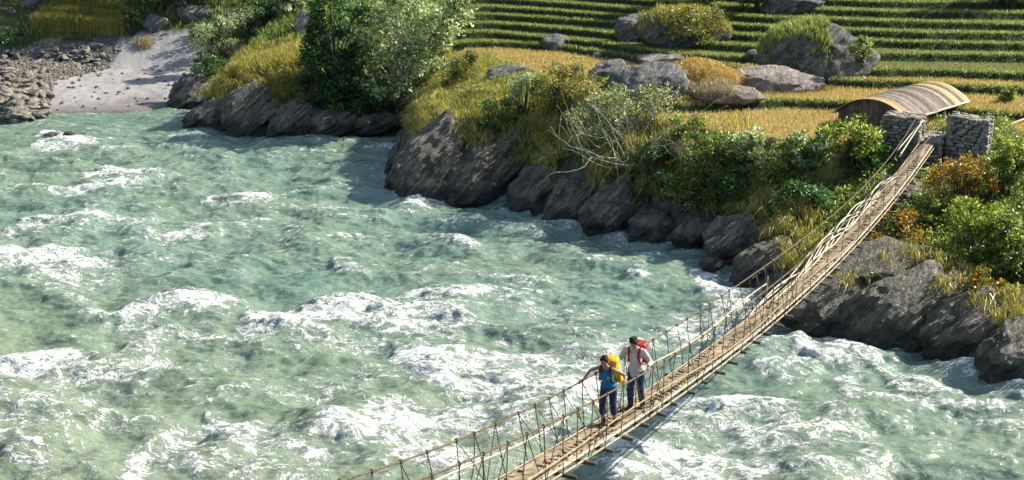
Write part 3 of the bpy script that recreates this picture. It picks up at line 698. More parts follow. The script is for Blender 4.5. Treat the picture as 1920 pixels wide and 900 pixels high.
# the two trees of the headland
p = on_ground(632, 208)
plant('tree', 'dense dark green tree standing on the wooded headland', 'tree', p, 7.6, 1.75, 1.6, 'leaf_dark', 60, 10000, .25, .5, .2, trunk=.16, cz=(.12, 1.0), cr=.36, crown='crown', shape=.7)
p = on_ground(742, 214)
plant('tree', 'pale leaved tree beside the dark one, leaning out from the headland', 'tree', p, 7.6, 3.7, 2.6, 'leaf_pale', 90, 10500, .30, .5, .35, 'bark_pale', trunk=.2, cz=(.16, 1.02), cr=.27, crown='crown', lean=(1.9, 0), shape=.8)
BU = [('bushy shrub with pale upright leaves at the sandy end of the headland', 418, 118, 105, 80, 'leaf_pale', 2600, .24, dict(up=1.0, wid=.3)),
      ('dark shrub hanging over the rocks at the sandy end of the headland', 400, 168, 62, 66, 'leaf_dark', 2200, .18, dict()),
      ('low bright green shrub at the foot of the dark green tree', 602, 208, 90, 84, 'leaf_dark', 3000, .19, dict()),
      ('olive brush between the golden grass and the dark green tree', 560, 168, 80, 60, 'leaf_olive', 2200, .16, dict()),
      ('low dark shrub in the shade under the pale leaved tree', 700, 222, 100, 66, 'leaf_dark', 2800, .18, dict()),
      ('yellow green shrub between the pale leaved tree and the bluff', 862, 168, 84, 66, 'leaf_olive', 2600, .15, dict()),
      ('dark green shrub low on the bluff beside the drooping grass', 930, 252, 70, 62, 'leaf_mid', 2000, .15, dict()),
      ('pale green leafy shrub on the shoulder of the bluff', 985, 232, 66, 88, 'leaf_pale', 2200, .15, dict()),
      ('wide olive shrub before the orange field, beside the outcrop', 1062, 205, 130, 74, 'leaf_olive', 4200, .15, dict()),
      ('broad grey green twiggy shrub before the large smooth boulder', 1190, 262, 170, 88, 'leaf_grey', 5000, .14, dict(stem='bark_pale')),
      ('grey green shrub tangled in the bare white branches', 1120, 285, 130, 78, 'leaf_grey', 2600, .14, dict(stem='bark_pale')),
      ('dark leafy shrub hanging over the steep slanting slab', 1225, 372, 95, 92, 'leaf_dark', 2600, .16, dict()),
      ('yellow green shrub on the bank where the field edge begins', 1285, 290, 90, 70, 'leaf_bright', 2600, .14, dict()),
      ('lush shrub below the lower edge of the stubble field', 1330, 345, 110, 92, 'leaf_mid', 3200, .17, dict()),
      ('pale topped shrub leaning over the cove', 1400, 330, 100, 84, 'leaf_pale', 2600, .16, dict()),
      ('dark green shrub spilling over the rocks between the white branches and the cove', 1290, 392, 100, 70, 'leaf_mid', 2800, .16, dict()),
      ('dry straw coloured shrub below the near corner of the stubble field', 1300, 325, 80, 60, 'straw_pale', 1800, .14, dict(stem='bark_pale', up=.9, wid=.2)),
      ('pale twiggy shrub with seed heads on the bank before the bright leafy one', 1445, 318, 110, 54, 'leaf_grey', 2400, .14, dict(stem='bark_pale', up=.9, wid=.25)),
      ('dark shrub low over the rocks of the cove', 1370, 395, 110, 64, 'leaf_dark', 2600, .16, dict()),
      ('mid green shrub on the bank between the cove and the bridge', 1465, 352, 100, 84, 'leaf_bright', 2800, .17, dict()),
      ('dark shrub on the slope directly behind the bridge handrail', 1510, 425, 110, 80, 'leaf_dark', 2600, .16, dict()),
      ('bright leafy shrub standing before the shelter gable', 1585, 302, 130, 66, 'leaf_bright', 3600, .19, dict(up=.6)),
      ('shrub with pale leaves against the foot of the shelter stone pillar', 1520, 312, 90, 60, 'leaf_pale', 2200, .17, dict()),
      ('small dark shrub under the bridge end beside the stone pillar', 1625, 335, 80, 64, 'leaf_dark', 1800, .16, dict()),
      ('rusty orange shrub below the free standing stone pillar', 1792, 396, 140, 92, 'leaf_orange', 4200, .13, dict(flowers=('flower_yellow', 90, .09))),
      ('golden orange shrub on the slope beside the bridge deck', 1668, 474, 130, 78, 'leaf_orange', 3200, .12, dict(flowers=('flower_yellow', 120, .09))),
      ('small plant with red orange blooms at the foot of the pillar', 1758, 330, 44, 28, 'leaf_mid', 500, .12, dict(flowers=('flower', 60, .11))),
      ('tall green shrub climbing beside the free standing pillar', 1880, 368, 90, 104, 'leaf_bright', 3400, .16, dict()),
      ('big leafy bright green shrub in the middle of the near slope', 1835, 486, 150, 96, 'leaf_bright', 5200, .18, dict(up=.7, wid=.35)),
      ('sprawling green shrub at the edge of the photo above the rocks', 1912, 520, 120, 110, 'leaf_mid', 4200, .16, dict()),
      ('grassy shrub dotted with orange flowers above the last dark rocks', 1850, 585, 90, 74, 'leaf_olive', 2600, .14, dict(up=.9, wid=.25, flowers=('flower', 60, .10))),
      ('yellow green shrub under the rusty orange shrub', 1760, 430, 100, 56, 'leaf_bright', 1800, .14, dict()),
      ('leafy green plant rooted in the side of the huge boulder', 1612, 112, 48, 40, 'leaf_mid', 700, .17, dict(z=6.2)),
      ('small green bush at the edge of the terrace behind the pillar', 1886, 192, 36, 26, 'leaf_mid', 700, .15, dict()),
      ('green bush between the two boulders at the field edge', 1142, 170, 44, 24, 'leaf_mid', 700, .15, dict()),
      ('dark bush behind the straw heap', 1300, 165, 34, 28, 'leaf_dark', 700, .14, dict()),
      ('brush and creepers covering the wide overgrown boulder', 1300, 82, 120, 62, 'leaf_olive', 2400, .19, dict()),
      ('pale green bush at the grassy clearing behind the headland', 470, 62, 70, 44, 'leaf_pale', 1300, .2, dict(up=.8)),
      ('dark shrub at the far edge of the sand beside the clearing', 388, 76, 60, 36, 'leaf_dark', 1200, .2, dict()),
      ('dark bush between the striped white boulder and the dry grass', 245, 62, 50, 40, 'leaf_dark', 1100, .2, dict()),
      ('tall dark hedge like shrub behind the grassy clearing', 500, 40, 110, 60, 'leaf_dark', 2600, .22, dict()),
      ('low olive brush along the top of the gravel', 30, 84, 100, 26, 'leaf_dark', 1400, .18, dict())]
for lab, u, v, w, h, mt, nl, lf, kw in BU:
    bush(lab, u, v, w, h, mt, nl, lf, **dict(dict(cz=(.08, 1.), cr=.36), **kw))
# far trees cut by the top of the view
for i, (lab, u, v, w, h, mt) in enumerate([
        ('dark tree at the far end of the sand above the jagged white rock', 300, 18, 150, 190, 'leaf_dark'), ('dark tree beyond the round dark boulder', 410, 12, 140, 180, 'leaf_dark'),
        ('dark tree above the dry grass slope beyond the gravel', 150, 2, 170, 170, 'leaf_dark'), ('tree with pale hanging foliage behind the pinkish block', 545, 30, 70, 120, 'leaf_pale'),
        ('dark tree above the highest terraces near the overgrown boulder', 1335, 4, 130, 120, 'leaf_dark'),
        ('dark tree at the top of the terraces beside the blue grey cliff boulder', 1420, 14, 80, 120, 'leaf_dark'), ('dark tree at the edge of the photo above the terraces', 1900, 14, 110, 140, 'leaf_dark')]):
    p = on_ground(u, max(v, -25)); k = FPX / (p[1] * CP - (p[2] - CAMH) * SP)
    plant('tree', lab, 'tree', p, h / k, w / k / 2, w / k / 2.4, mt, 46, 6000, .26, .5, .1 if i != 3 else -.6, trunk=.2, cz=(.1, 1.), cr=.38, crown='crown')
# ---- bare shrub with white branches
p = on_ground(1165, 320); root = empty('bare_shrub', p, 'leafless shrub of long white branches sprawling over the bank', 'shrub')
w = MB()
def grow(a, d, L, r, lv):
    n = 7; P = [a]; dd = d.copy()
    for _ in range(n - 1):
        dd = dd + R.normal(size=3) * .22; dd[2] += .03; dd /= np.linalg.norm(dd); P.append(P[-1] + dd * L / (n - 1))
    P = np.array(P); w.tube(P, np.linspace(r, r * .5, n), 5, R.uniform(0, .5), True)
    if lv > 0:
        for _ in range(3 if lv > 1 else 2):
            k = R.integers(2, n); q = dd + R.normal(size=3) * .6; q /= np.linalg.norm(q); grow(P[k], q, L * R.uniform(.45, .75), r * .6, lv - 1)
for d in [(-1, -.35, .35), (-.9, -.5, .1), (-.7, -.2, .8), (-.35, -.3, 1), (.1, -.4, 1), (.5, -.35, .8), (.8, -.3, .6), (-.9, -.2, .6), (-.2, -.6, .5), (.4, -.6, .4)]:
    d = np.array(d, float); d /= np.linalg.norm(d); grow(p + np.array([R.normal() * .4, -.3 + R.normal() * .2, .2]), d, R.uniform(2.2, 3.4), .03, 2)
w.build('branch', M['bark_pale'], root, smooth=True)

# ---- grass: blades too many to count
def blades(x, y, h, lean=.35, wd=.02, tint=None, droop=.0, z=None, dirx=None):
    n = len(x); z = gz(x, y) - .02 if z is None else z
    th = R.uniform(0, 6.283, n); a = np.stack([np.cos(th), np.sin(th), 0 * th], 1)
    ln = np.abs(R.normal(size=n)) * lean; q = R.uniform(0, 6.283, n); dv = np.stack([np.cos(q), np.sin(q), 0 * q], 1) * ln[:, None]
    if dirx is not None: dv = dv + np.asarray(dirx)
    b = np.stack([x, y, z], 1); h = h[:, None]; u = np.array([0, 0, 1.])
    m = b + (u * .55 + dv * .35) * h; t_ = b + (u * (1 - droop) + dv) * h; s = a * wd * (.6 + .8 * R.uniform(0, 1, (n, 1)))
    V = np.stack([b - s, b + s, m + s * .8, m - s * .8, t_], 1).reshape(-1, 3)
    i = np.arange(n)[:, None] * 5
    tn = np.repeat(R.uniform(0, 1, n) if tint is None else tint, 5)
    return V, [i + np.array([[0, 1, 2, 3]]), i + np.array([[3, 2, 4]])], tn
def pick(mask, n, jit=.1):
    k = R.choice(np.flatnonzero(mask.ravel()), n); return XX.ravel()[k] + R.uniform(-jit, jit, n), YY.ravel()[k] + R.uniform(-jit, jit, n), k
def grass(name, label, mask, n, hlo, hhi, mat, lean=.35, wd=.02, clump=None, droop=0.):
    if clump:
        cx, cy, _ = pick(mask, n // clump); x = np.repeat(cx, clump) + R.normal(size=len(cx) * clump) * .12; y = np.repeat(cy, clump) + R.normal(size=len(cx) * clump) * .12
    else: x, y, _ = pick(mask, n)
    V, F, tn = blades(x, y, R.uniform(hlo, hhi, len(x)), lean, wd, None, droop)
    return tag(mk(name, V, F, M[mat], None, tn), label, kind='stuff')
seen = (UU > -150) & (UU < 2080) & (VV > -40) & (VV < 960)
straw = (LEV + (UU - 1400) / 700 * -.6 < 2.1)
fmask = (FW > .9) & seen & (RZ < .5)
grass('stubble', 'orange rice stubble on the lower fields', fmask & straw, 70000, .10, .24, 'stubble', .3, .012)
grass('terrace_grass', 'short pale grass on the terrace treads', fmask & ~straw, 60000, .05, .16, 'grass_terrace', .4, .014)
grass('lip_grass', 'sunlit fringe of grass along the terrace lips', (LP > .5) & seen, 45000, .08, .28, 'grass_green', .4, .016)
grass('riser_grass', 'weeds on the terrace risers, toned dark for their shade', (RZ > .5) & seen, 30000, .05, .16, 'leaf_dark', .5, .02)  # darkest leaf colour carries the shade of the riser faces
slope = (FW < .5) & (DD > 1.6) & seen & ~SAND & ~GRAVEL
mainb = slope & (XX > -8) & (YY < 86)
grass('bank_grass', 'grass and weeds covering the river bank', mainb & (DD > 2.2), 90000, .15, .5, 'grass_green', .5, .016, 12)
grass('bluff_grass', 'tall yellow grass over the top of the bluff', mainb & (UU > 790) & (UU < 1330) & (DD > 2.4), 60000, .3, .8, 'grass_gold', .45, .014, 16, .1)
grass('headland_grass', 'golden grass on the flank of the headland', zone([(405, 190), (420, 120), (480, 95), (560, 80), (600, 110), (590, 190), (470, 190)]) & (DD > 1), 26000, .4, 1.0, 'grass_gold', .45, .018, 16, .1)
grass('clearing_grass', 'short green grass of the clearing behind the headland', zone([(440, 110), (470, 52), (570, 50), (600, 80), (900, 60), (900, 120), (560, 110)]) & (FW < .6), 20000, .1, .35, 'grass_green', .4, .018, 8)
grass('dry_grass', 'tall dry grass behind the gravel', zone([(50, 64), (90, 30), (150, 14), (235, 22), (228, 74), (150, 70)]), 26000, .6, 1.5, 'grass_gold', .3, .02, 18, .05)
grass('far_grass', 'rough dark grass of the far slope', slope & (YY > 98) & (UU < 900) & ~SAND, 30000, .2, .7, 'leaf_mid', .4, .03, 10)
ux, uy, _ = pick(mainb & (DD > 1.5), 60000); hN = .1 + .9 * fbm2(ux * .9, uy * .9, 3, 61); d, f, tn = leaves(np.stack([ux, uy, gz(ux, uy) + R.uniform(.02, 1., len(ux)) * hN], 1), .15, .5, .4)
tag(mk('undergrowth', d, f, M['leaf_mid'], None, tn), 'low leafy undergrowth on the river bank', kind='stuff')
ux, uy, _ = pick(slope & (XX < -6) & (YY > 80) & (DD > 1.5), 12000); d, f, tn = leaves(np.stack([ux, uy, gz(ux, uy) + R.uniform(.02, .5, len(ux))], 1), .19, .5, .4)
tag(mk('undergrowth', d, f, M['leaf_dark'], None, tn), 'dark undergrowth of the headland and the far slope', kind='stuff')

hx_, hy_, _ = pick((DD > .9) & (DD < 2.9) & (KK > .5) & seen & (n1 > .42), 520, .2)
hx_, hy_ = (np.repeat(q, 34) + R.normal(size=len(q) * 34) * .14 for q in (hx_, hy_))
V, F, tn = blades(hx_, hy_, R.uniform(.4, 1.1, len(hx_)), .5, .014, None, .75, gz(hx_, hy_) + .45, (-.35, -.4, 0))
tag(mk('hanging_grass', V, F, M['grass_gold'], None, tn), 'grass hanging in clumps over the riverside rocks', kind='stuff')
def tuft(name, label, u, v, n, h, sp, mat, lean=.5, wd=.014, droop=.1, z=None, dirx=None, zspan=0.):
    p = on_ground(u, v) if z is None else atz(u, v, z)
    x = p[0] + R.normal(size=n) * sp; y = p[1] + R.normal(size=n) * sp * .7
    zz = (gz(x, y) - .03) if z is None else p[2] + R.uniform(-zspan, zspan, n)
    V, F, tn = blades(x, y, R.uniform(.5, 1, n) * h, lean, wd, None, droop, zz, dirx)
    return tag(mk(name, V, F, M[mat], None, tn, loc=p), label, 'grass')
tuft('grass_clump', 'lone brown grass clump on the sand', 270, 86, 500, .9, .35, 'straw_pale')
tuft('grass_clump', 'pale grass clump on the slim end of the bluff over the water', 800, 262, 400, .9, .3, 'grass_gold')
tuft('grass_clump', 'drooping yellow grass clump hanging down the rock of the bluff', 962, 282, 900, 1.3, .45, 'grass_gold', .5, .014, 1.1, None, (-.1, -.55, 0))
tuft('grass_clump', 'second drooping grass clump, close under the dark shrub of the bluff', 905, 268, 600, 1.1, .4, 'grass_gold', .5, .014, 1.0, None, (-.2, -.5, 0))
tuft('grass_clump', 'brown tuft of straw crowning the broad pinkish flat rock', 1500, 142, 500, .7, .4, 'straw_pale', .6)
tuft('grass_clump', 'grass clump on the rock shelf by the bridge, below the golden shrub', 1650, 500, 350, .6, .3, 'grass_gold')
tuft('grass_clump', 'grass clump hanging from the undercut bluff', 1655, 540, 300, .7, .3, 'grass_gold', .5, .014, .9, None, (-.1, -.5, 0))

def on_rock(o, n, sel, h, mat, label, name='grass_cover', wd=.014, lean=.5, droop=.1):
    me = o.data; V = np.zeros(len(me.vertices) * 3); me.vertices.foreach_get('co', V); V = V.reshape(-1, 3)
    N = np.zeros(len(V) * 3); me.vertices.foreach_get('normal', N); N = N.reshape(-1, 3); k = R.choice(np.flatnonzero(sel(V, N)), n)
    P = V[k] + R.normal(size=(n, 3)) * .05; v_, f_, t_ = blades(P[:, 0], P[:, 1], R.uniform(.4, 1, n) * h, lean, wd, None, droop, P[:, 2] - .03)
    mk(name, v_, f_, M[mat], o, t_)
on_rock(FRO['huge mottled boulder with a grassy sloping top on the terraces'], 7000, lambda V, N: (N[:, 2] > .35) & (V[:, 0] < V[:, 0].max() * .1), .5, 'grass_green', '')
on_rock(FRO['wide overgrown boulder half buried in brush on the upper terraces'], 4000, lambda V, N: (N[:, 2] > .2), .5, 'grass_gold', '')
o = FRO['grey rock half covered by trailing straw at the edge of the field']
on_rock(o, 1500, lambda V, N: (N[:, 2] > .3) & (V[:, 0] < .4), .7, 'straw_pale', '', 'straw', .012, .9, .9)
# golden straw heap: a draped mound
p = on_ground(1318, 172); V, F = rock_verts(5151, (1.75, 1.2, .95), 5, 6, .0, .16); V[:, 2] += .45; V[:, 0] -= .35 * V[:, 2]
V += np.stack([np.sin(V[:, 0] * 9 + V[:, 2] * 6) * .02, 0 * V[:, 0], np.sin(V[:, 0] * 11 + V[:, 1] * 5) * .03], 1)
hp = mk('straw_heap', V, F, M['straw'], smooth=True, tint=fbm3(V * np.array([9, 9, 2.]), 3, 5)); hp.location = [float(q) for q in p]
tag(hp, 'heap of golden straw beside the large smooth grey boulder', 'straw heap')
on_rock(hp, 9000, lambda V, N: N[:, 2] > -.1, .6, 'straw', '', 'loose_straw', .012, 1.2, .95)
# ------------------------------------------------------------------ the footbridge
BW = atz(1140, 803, 4.0)[:2]; BE = atz(1725, 285, 4.2)[:2]
BL = float(np.hypot(*(BE - BW))); BD = (BE - BW) / BL; BLAT = np.array([BD[1], -BD[0]])
def on_line(u, v, off):
    r = atz(u, v, 0)[:2]; q = atz(u, v, 1)[:2] ; r = r / np.linalg.norm(r)
    A = np.array([[BD[0], -r[0]], [BD[1], -r[1]]]); s, k = np.linalg.solve(A, -(BW + off * BLAT))
    full = atz(u, v, 0); D = np.hypot(full[0], full[1]); return s, CAMH * (1 - k / D)
def profile(pts, off, deg):
    a = np.array([on_line(u, v, off) for u, v in pts]); return np.poly1d(np.polyfit(a[:, 0], a[:, 1], deg))
zdeck = profile([(975, 897), (1140, 803), (1235, 735), (1370, 640), (1470, 560), (1560, 480), (1650, 380), (1725, 285)], 0, 3)
zleft = profile([(660, 897), (860, 822), (1020, 750), (1090, 715), (1225, 640), (1330, 570), (1500, 450), (1620, 350), (1725, 208)], -.55, 4)
zright = profile([(800, 897), (900, 855), (985, 812), (1090, 760), (1180, 715), (1230, 690), (1290, 650), (1390, 580), (1440, 540), (1787, 212)], .42, 3)
def bp(s, lat, z): s = np.asarray(s, float); return np.stack(np.broadcast_arrays(BW[0] + s * BD[0] + lat * BLAT[0], BW[1] + s * BD[1] + lat * BLAT[1], z), -1)
S0, S1 = -13., 33.7
br = empty('footbridge', (*bp(0, 0, 0)[:2], float(zdeck(0))), 'narrow swaying footbridge of cane ropes and planks across the river', 'bridge')
A3 = np.array([BD[0], BD[1], 0]); L3 = np.array([BLAT[0], BLAT[1], 0]); U3 = np.array([0, 0, 1.])
# deck: long split poles side by side, bound with slanting cross slats
w = MB()
for i, lt in enumerate(np.linspace(-.235, .235, 8)):
    s = S0
    while s < S1:
        ln = R.uniform(2.5, 4.5); e = min(s + ln, S1); q = np.linspace(s, e, 9)
        w.tube(bp(q, lt + R.uniform(-.012, .012) + .012 * np.sin(q * 2 + i), zdeck(q) - .02 + R.uniform(-.012, .012)), R.uniform(.026, .036), 5, R.uniform(0, 1))
        s = e - .15 if e < S1 else S1
s = S0
while s < S1:
    a = R.uniform(-.18, .18); P = np.stack([bp(s - a, -.27, zdeck(s - a) + .018), bp(s, 0, zdeck(s) + .02), bp(s + a, .27, zdeck(s + a) + .018)])
    w.box(P[1], np.array([(P[2] - P[0]) / np.linalg.norm(P[2] - P[0]), A3, U3]), (R.uniform(.22, .285), R.uniform(.02, .045), .012), R.uniform(0, 1)); s += R.uniform(.12, .3)
s = S0
while s < S1:
    P = bp(s, R.uniform(-.2, .2), zdeck(s) + .03); a = R.uniform(-.1, .1)
    w.box(P, np.array([A3 + L3 * a + U3 * zdeck.deriv()(s), L3 - A3 * a, U3]), (R.uniform(.4, .8), R.uniform(.05, .08), .012), R.uniform(0, 1)); s += R.uniform(.35, .7)
w.build('deck', M['plank'], br)
sg = np.arange(S0, S1 + .1, .4)
def cable(name, lat, z, r, mat, s=sg, lab=None):
    w = MB(); w.tube(bp(s, lat, z), r, 7, .3); o = w.build(name, M[mat], br, True)
    if lab: o['label'] = lab
    return o
LEND, REND = 34.3, 34.6
sl = np.concatenate([np.arange(S0, LEND, .4), [LEND]]); cable('handrail_rope', -.55, zleft(sl), .018, 'rope_mid', sl)
sr = np.concatenate([np.arange(S0, REND, .4), [REND]]); cable('handrail_rope', .42, zright(sr), .019, 'rope_mid', sr)
for lt, dz, r in ((-.30, -.03, .022), (.295, -.03, .026), (.365, -.11, .024), (-.26, .06, .018)): cable('deck_cable', lt, zdeck(sg) + dz, r, 'bamboo_pale' if r > .025 else 'bamboo')
s_ = np.arange(S0, 13, .4); cable('side_rope', -.47, zdeck(s_) + .42 + .08 * np.sin(s_ * .7), .019, 'bamboo_pale', s_)
s_ = np.arange(-6, 20, .4); cable('side_rope', .40, zdeck(s_) + .30 + .10 * np.sin(s_ * .5 + 1), .016, 'bamboo', s_)
# loose canes bundled along the far half
for i in range(7):
    a0 = R.uniform(9, 18); a1 = min(R.uniform(25, 33.5), 33); q = np.linspace(a0, a1, 40); lt = -.34 + i * .035
    wv = np.sin((q - a0) / (a1 - a0) * np.pi) ** .6
    P = bp(q, lt - wv * (.0 + .10 * np.sin(q * .55 + i * 1.7)) , zdeck(q) + .05 + wv * (.22 + .20 * np.sin(q * .8 + i * 2.1) + .03 * i))
    w = MB(); w.tube(P, np.linspace(.025, .018, 40), 6, R.uniform(0, .3)); w.build('loose_cane', M['bamboo_pale'], br, True)
for lt, a, b in ((-.75, 31.3, 34.), (-.5, 30.5, 33.8)):
    q = np.linspace(a, b, 12); w = MB(); w.tube(bp(q, np.linspace(lt, -.3, 12), np.linspace(zdeck(a) + .25, zdeck(b) + .8, 12)), .03, 6, .1); w.build('loose_cane', M['bamboo_pale'], br, True)
q = np.linspace(0, 1, 8); w = MB(); w.tube(bp(12.2, -.33, 0) + np.stack([0 * q, 0 * q, zdeck(12.2) - .1 + q * .9], 1), .022, 6, .2); w.build('stake', M['bamboo'], br, True)
# crossbeams below, hangers with their knots at the sides
s = S0 + .4
while s < S1 - 1:
    q = np.linspace(-.46 - R.uniform(0, .1), .56 + R.uniform(-.06, .12), 4); w = MB(); w.tube(bp(s, q, zdeck(s) - .13 + R.normal(size=4) * .006), .045, 6, R.uniform(.2, .9)); w.build('crossbeam', M['bark'], br, True); s += R.uniform(.85, 1.05)
for side, zr, rl, dl in ((-1, zleft, -.55, -.37), (1, zright, .42, .38)):
    s = S0 + .3
    while s < 31:
        top = bp(s, rl, zr(s)); foot = bp(s + R.normal() * .12, dl, zdeck(s) - .1); bow = np.array([*(BLAT * R.normal() * .03), 0]) + np.array([*(BD * R.normal() * .05), 0])
        P = curve(top, foot, bow, 6); w = MB(); w.tube(P, .0105, 5, R.uniform(0, 1))
        V, F = ico(1); w.add(V * np.array([.04, .04, .05]) + top, None, F, .5); w.add(V * .028 + P[3], None, F, .6)
        if R.uniform() < .75 and s < 14:
            f2 = bp(s + R.choice([-.7, .7]), dl, zdeck(s) - .08); w.tube(curve(top - (0, 0, .03), f2, bow * 2, 6), .009, 4, R.uniform(0, 1))
        w.build('hanger', M['rope'], br, True); s += R.uniform(.62, 1.0) if s < 14 else R.uniform(1.6, 2.6)

# ------------------------------------------------------------------ stone pillars and the shelter
def superell(V, e=.55): return np.sign(V) * np.abs(V) ** e
def masonry(name, label, c, ax, half, ztop, zbot, seed, slope=0.):
    """dry laid stones round a dark core; ax = (along face, inward)"""
    r = np.random.default_rng(seed); w = MB(); a, b = ax; c = np.asarray(c, float)
    hx, hy = half; H = ztop - zbot
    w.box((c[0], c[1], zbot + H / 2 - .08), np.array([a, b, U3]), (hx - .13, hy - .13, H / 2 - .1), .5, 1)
    V0, F0 = ico(2); S = superell(V0 / np.abs(V0).max(1)[:, None] * .5 + V0 * .5, .7)
    def stone(px, py, z, sx, sy, sz):
        n = 1 + .16 * (fbm3(V0 * 1.7 + r.uniform(0, 40, 3), 2, seed) - .5)[:, None] * 2
        v = S * n * np.array([sx, sy, sz]); t = r.normal() * .10; tz = r.normal() * .08
        v = np.stack([v[:, 0] - t * v[:, 2], v[:, 1], v[:, 2] + t * v[:, 0] + tz * v[:, 1]], 1)
        P = np.array([c[0], c[1], 0]) + (px + v[:, :1]) * a + (py + v[:, 1:2]) * b + (z + v[:, 2:]) * U3; w.add(P, None, F0, r.uniform(0, 1))
    z = zbot
    while z < ztop + .05:
        h = r.uniform(.10, .20)
        for axis, sg, ln, dp in ((0, -1, hx, hy), (0, 1, hx, hy), (1, -1, hy, hx), (1, 1, hy, hx)):
            x = -ln
            while x < ln - .04:
                L = min(r.uniform(.18, .5), ln - x + .05); m = x + L / 2; d = sg * (dp - .13 + r.uniform(-.05, .06))
                zz = z + h / 2 + slope * (m if axis == 0 else 0) * (z - zbot) / H
                if axis == 0: stone(m, d, zz, L / 2 * .98, .15, h / 2 * 1.0)
                else: stone(d, m, zz, .15, L / 2 * .98, h / 2 * 1.0)
                x += L + .008
        z += h * .97
    for _ in range(int(hx * hy * 60)):
        x = r.uniform(-hx * .85, hx * .85); stone(x, r.uniform(-hy * .85, hy * .85), ztop + slope * x + r.uniform(-.04, .05), r.uniform(.1, .22), r.uniform(.1, .18), r.uniform(.05, .1))
    V = np.vstack(w.V); F = [np.vstack(w.Q), np.vstack(w.T)]
    o = mk(name, V, F, [M['stone'], M['wall_core']], None, np.concatenate(w.tn), True, w.mq + w.mt, (c[0], c[1], zbot)); return tag(o, label, 'stone pillar')
pl = bp(34.3, -1.17, 0); pr = bp(34.9, 1.48, 0)
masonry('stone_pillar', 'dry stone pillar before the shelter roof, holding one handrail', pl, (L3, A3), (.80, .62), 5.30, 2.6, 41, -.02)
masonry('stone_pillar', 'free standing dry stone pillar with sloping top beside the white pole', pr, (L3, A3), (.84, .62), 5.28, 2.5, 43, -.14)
# landing between the pillars
zl = float(zdeck(33.6)) - .06
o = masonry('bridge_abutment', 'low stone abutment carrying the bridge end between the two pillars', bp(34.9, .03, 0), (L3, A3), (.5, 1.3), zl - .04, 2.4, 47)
o['category'] = 'abutment'
# shelter: barrel roof of boards
G0 = np.array([16.0, 58.8]); HA = np.array([.64, .768]); HN = np.array([HA[1], -HA[0]]); HL, HW = 6.6, 1.68
hz = 4.1; hut = empty('shelter', (*(G0 + HA * HL / 2), hz), 'low shelter with an arched board roof and a shaded gable behind the pillars', 'shelter')
a3, n3 = np.array([*HA, 0]), np.array([*HN, 0])
def hp_(l, q, z): return np.stack(np.broadcast_arrays(G0[0] + l * HA[0] + q * HN[0], G0[1] + l * HA[1] + q * HN[1], z), -1)
def arch(q): return 4.98 + .76 * (1 - np.abs(q / (HW + .1)) ** 2.1)
w = MB(); l = -.15; cols = [0, 0, 1, 2, 2, 1, 2, 1, 1, 2, 1, 1, 1, 2, 1, 0, 0, 1, 0, 0]; k = 0
while l < HL + .1:
    wd = R.uniform(.30, .42); ci = cols[k % len(cols)]; k += 1
    segs = [(-HW - .12, HW + .12)] if R.uniform() < .55 else [(-HW - .1, R.uniform(-.5, .4)), (None, HW + .12)]
    prev = None
    for a, b in segs:
        a = prev - .08 if a is None else a; prev = b; q = np.linspace(a, b, 14); lift = R.uniform(0, .03); tt = .032
        z = arch(q) + lift; cc = ci if R.uniform() < .85 else R.integers(0, 3)
        V = np.concatenate([hp_(l, q, z), hp_(l + wd - .012, q, z + R.uniform(-.008, .008)), hp_(l, q, z - tt), hp_(l + wd - .012, q, z - tt)]); n = 14; Q = []
        for i in range(n - 1):
            for o1, o2 in ((0, n), (3 * n, 2 * n)): Q.append([o1 + i, o1 + i + 1, o2 + i + 1, o2 + i])
            Q.append([i, 2 * n + i, 2 * n + i + 1, i + 1]); Q.append([n + i, n + i + 1, 3 * n + i + 1, 3 * n + i])
        Q += [[0, n, 3 * n, 2 * n], [n - 1, 3 * n - 1, 4 * n - 1, 2 * n - 1]]
        w.add(V, Q, None, R.uniform(0, 1), int(cc))
    l += wd
w.build('roof', [M['roof_gold'], M['roof_dark'], M['roof_grey']], hut)
for sgn in (-1, 1):
    w = MB(); q = np.linspace(-.25, HL + .25, 10); w.tube(hp_(q, sgn * (HW + .08), arch(HW + .05) - .06 + R.normal(size=10) * .012), .05, 7, .2); w.build('eave_pole', M['bamboo_pale'], hut, True)
for l, nm in ((.12, 'gable'), (HL - .2, 'gable')):
    w = MB()
    for q in np.arange(-HW + .05, HW - .02, .16): w.box(hp_(l + R.uniform(-.02, .02), q + .08, (3.7 + arch(q + .08) - .06) / 2), np.array([n3, a3, U3]), (.076, .02, (arch(q + .08) - .06 - 3.7) / 2), R.uniform(0, 1))
    w.build(nm, M['roof_dark'], hut)
w = MB()
for l in np.arange(.2, HL - .2, .2): w.box(hp_(l + .1, -HW + .1, 4.4), np.array([a3, n3, U3]), (.095, .02, .7), R.uniform(0, 1))
w.build('wall', M['roof_dark'], hut)
w = MB(); w.box(hp_(HL / 2, .1, 4.4), np.array([a3, n3, U3]), (HL / 2 - .3, .02, .95), .9); w.build('dark_panel', M['roof_dark'], hut)  # one dark upright sheet running lengthwise inside the shelter
for l in (.15, 2.3, 4.3, HL - .25):
    w = MB(); q = np.linspace(0, 1, 4); w.tube(hp_(l, HW - .05, 3.7 + q * (arch(HW - .05) - 3.72)), .05, 7, .3); w.build('post', M['bamboo'], hut, True)
def log(label, a, b, r, mat):
    w = MB(); P = curve(a, b, (0, 0, .02), 8); w.tube(P, np.linspace(r, r * .85, 8), 9, .1); tag(w.build('pole', M[mat], None, True, loc=P[0]), label, 'pole')
a_, b_ = on_ground(1850, 246), on_ground(1886, 234); log('white peeled pole lying out beyond the free standing pillar', a_ + (0, 0, .25), b_ + (0, 0, .2), .075, 'bamboo_pale')
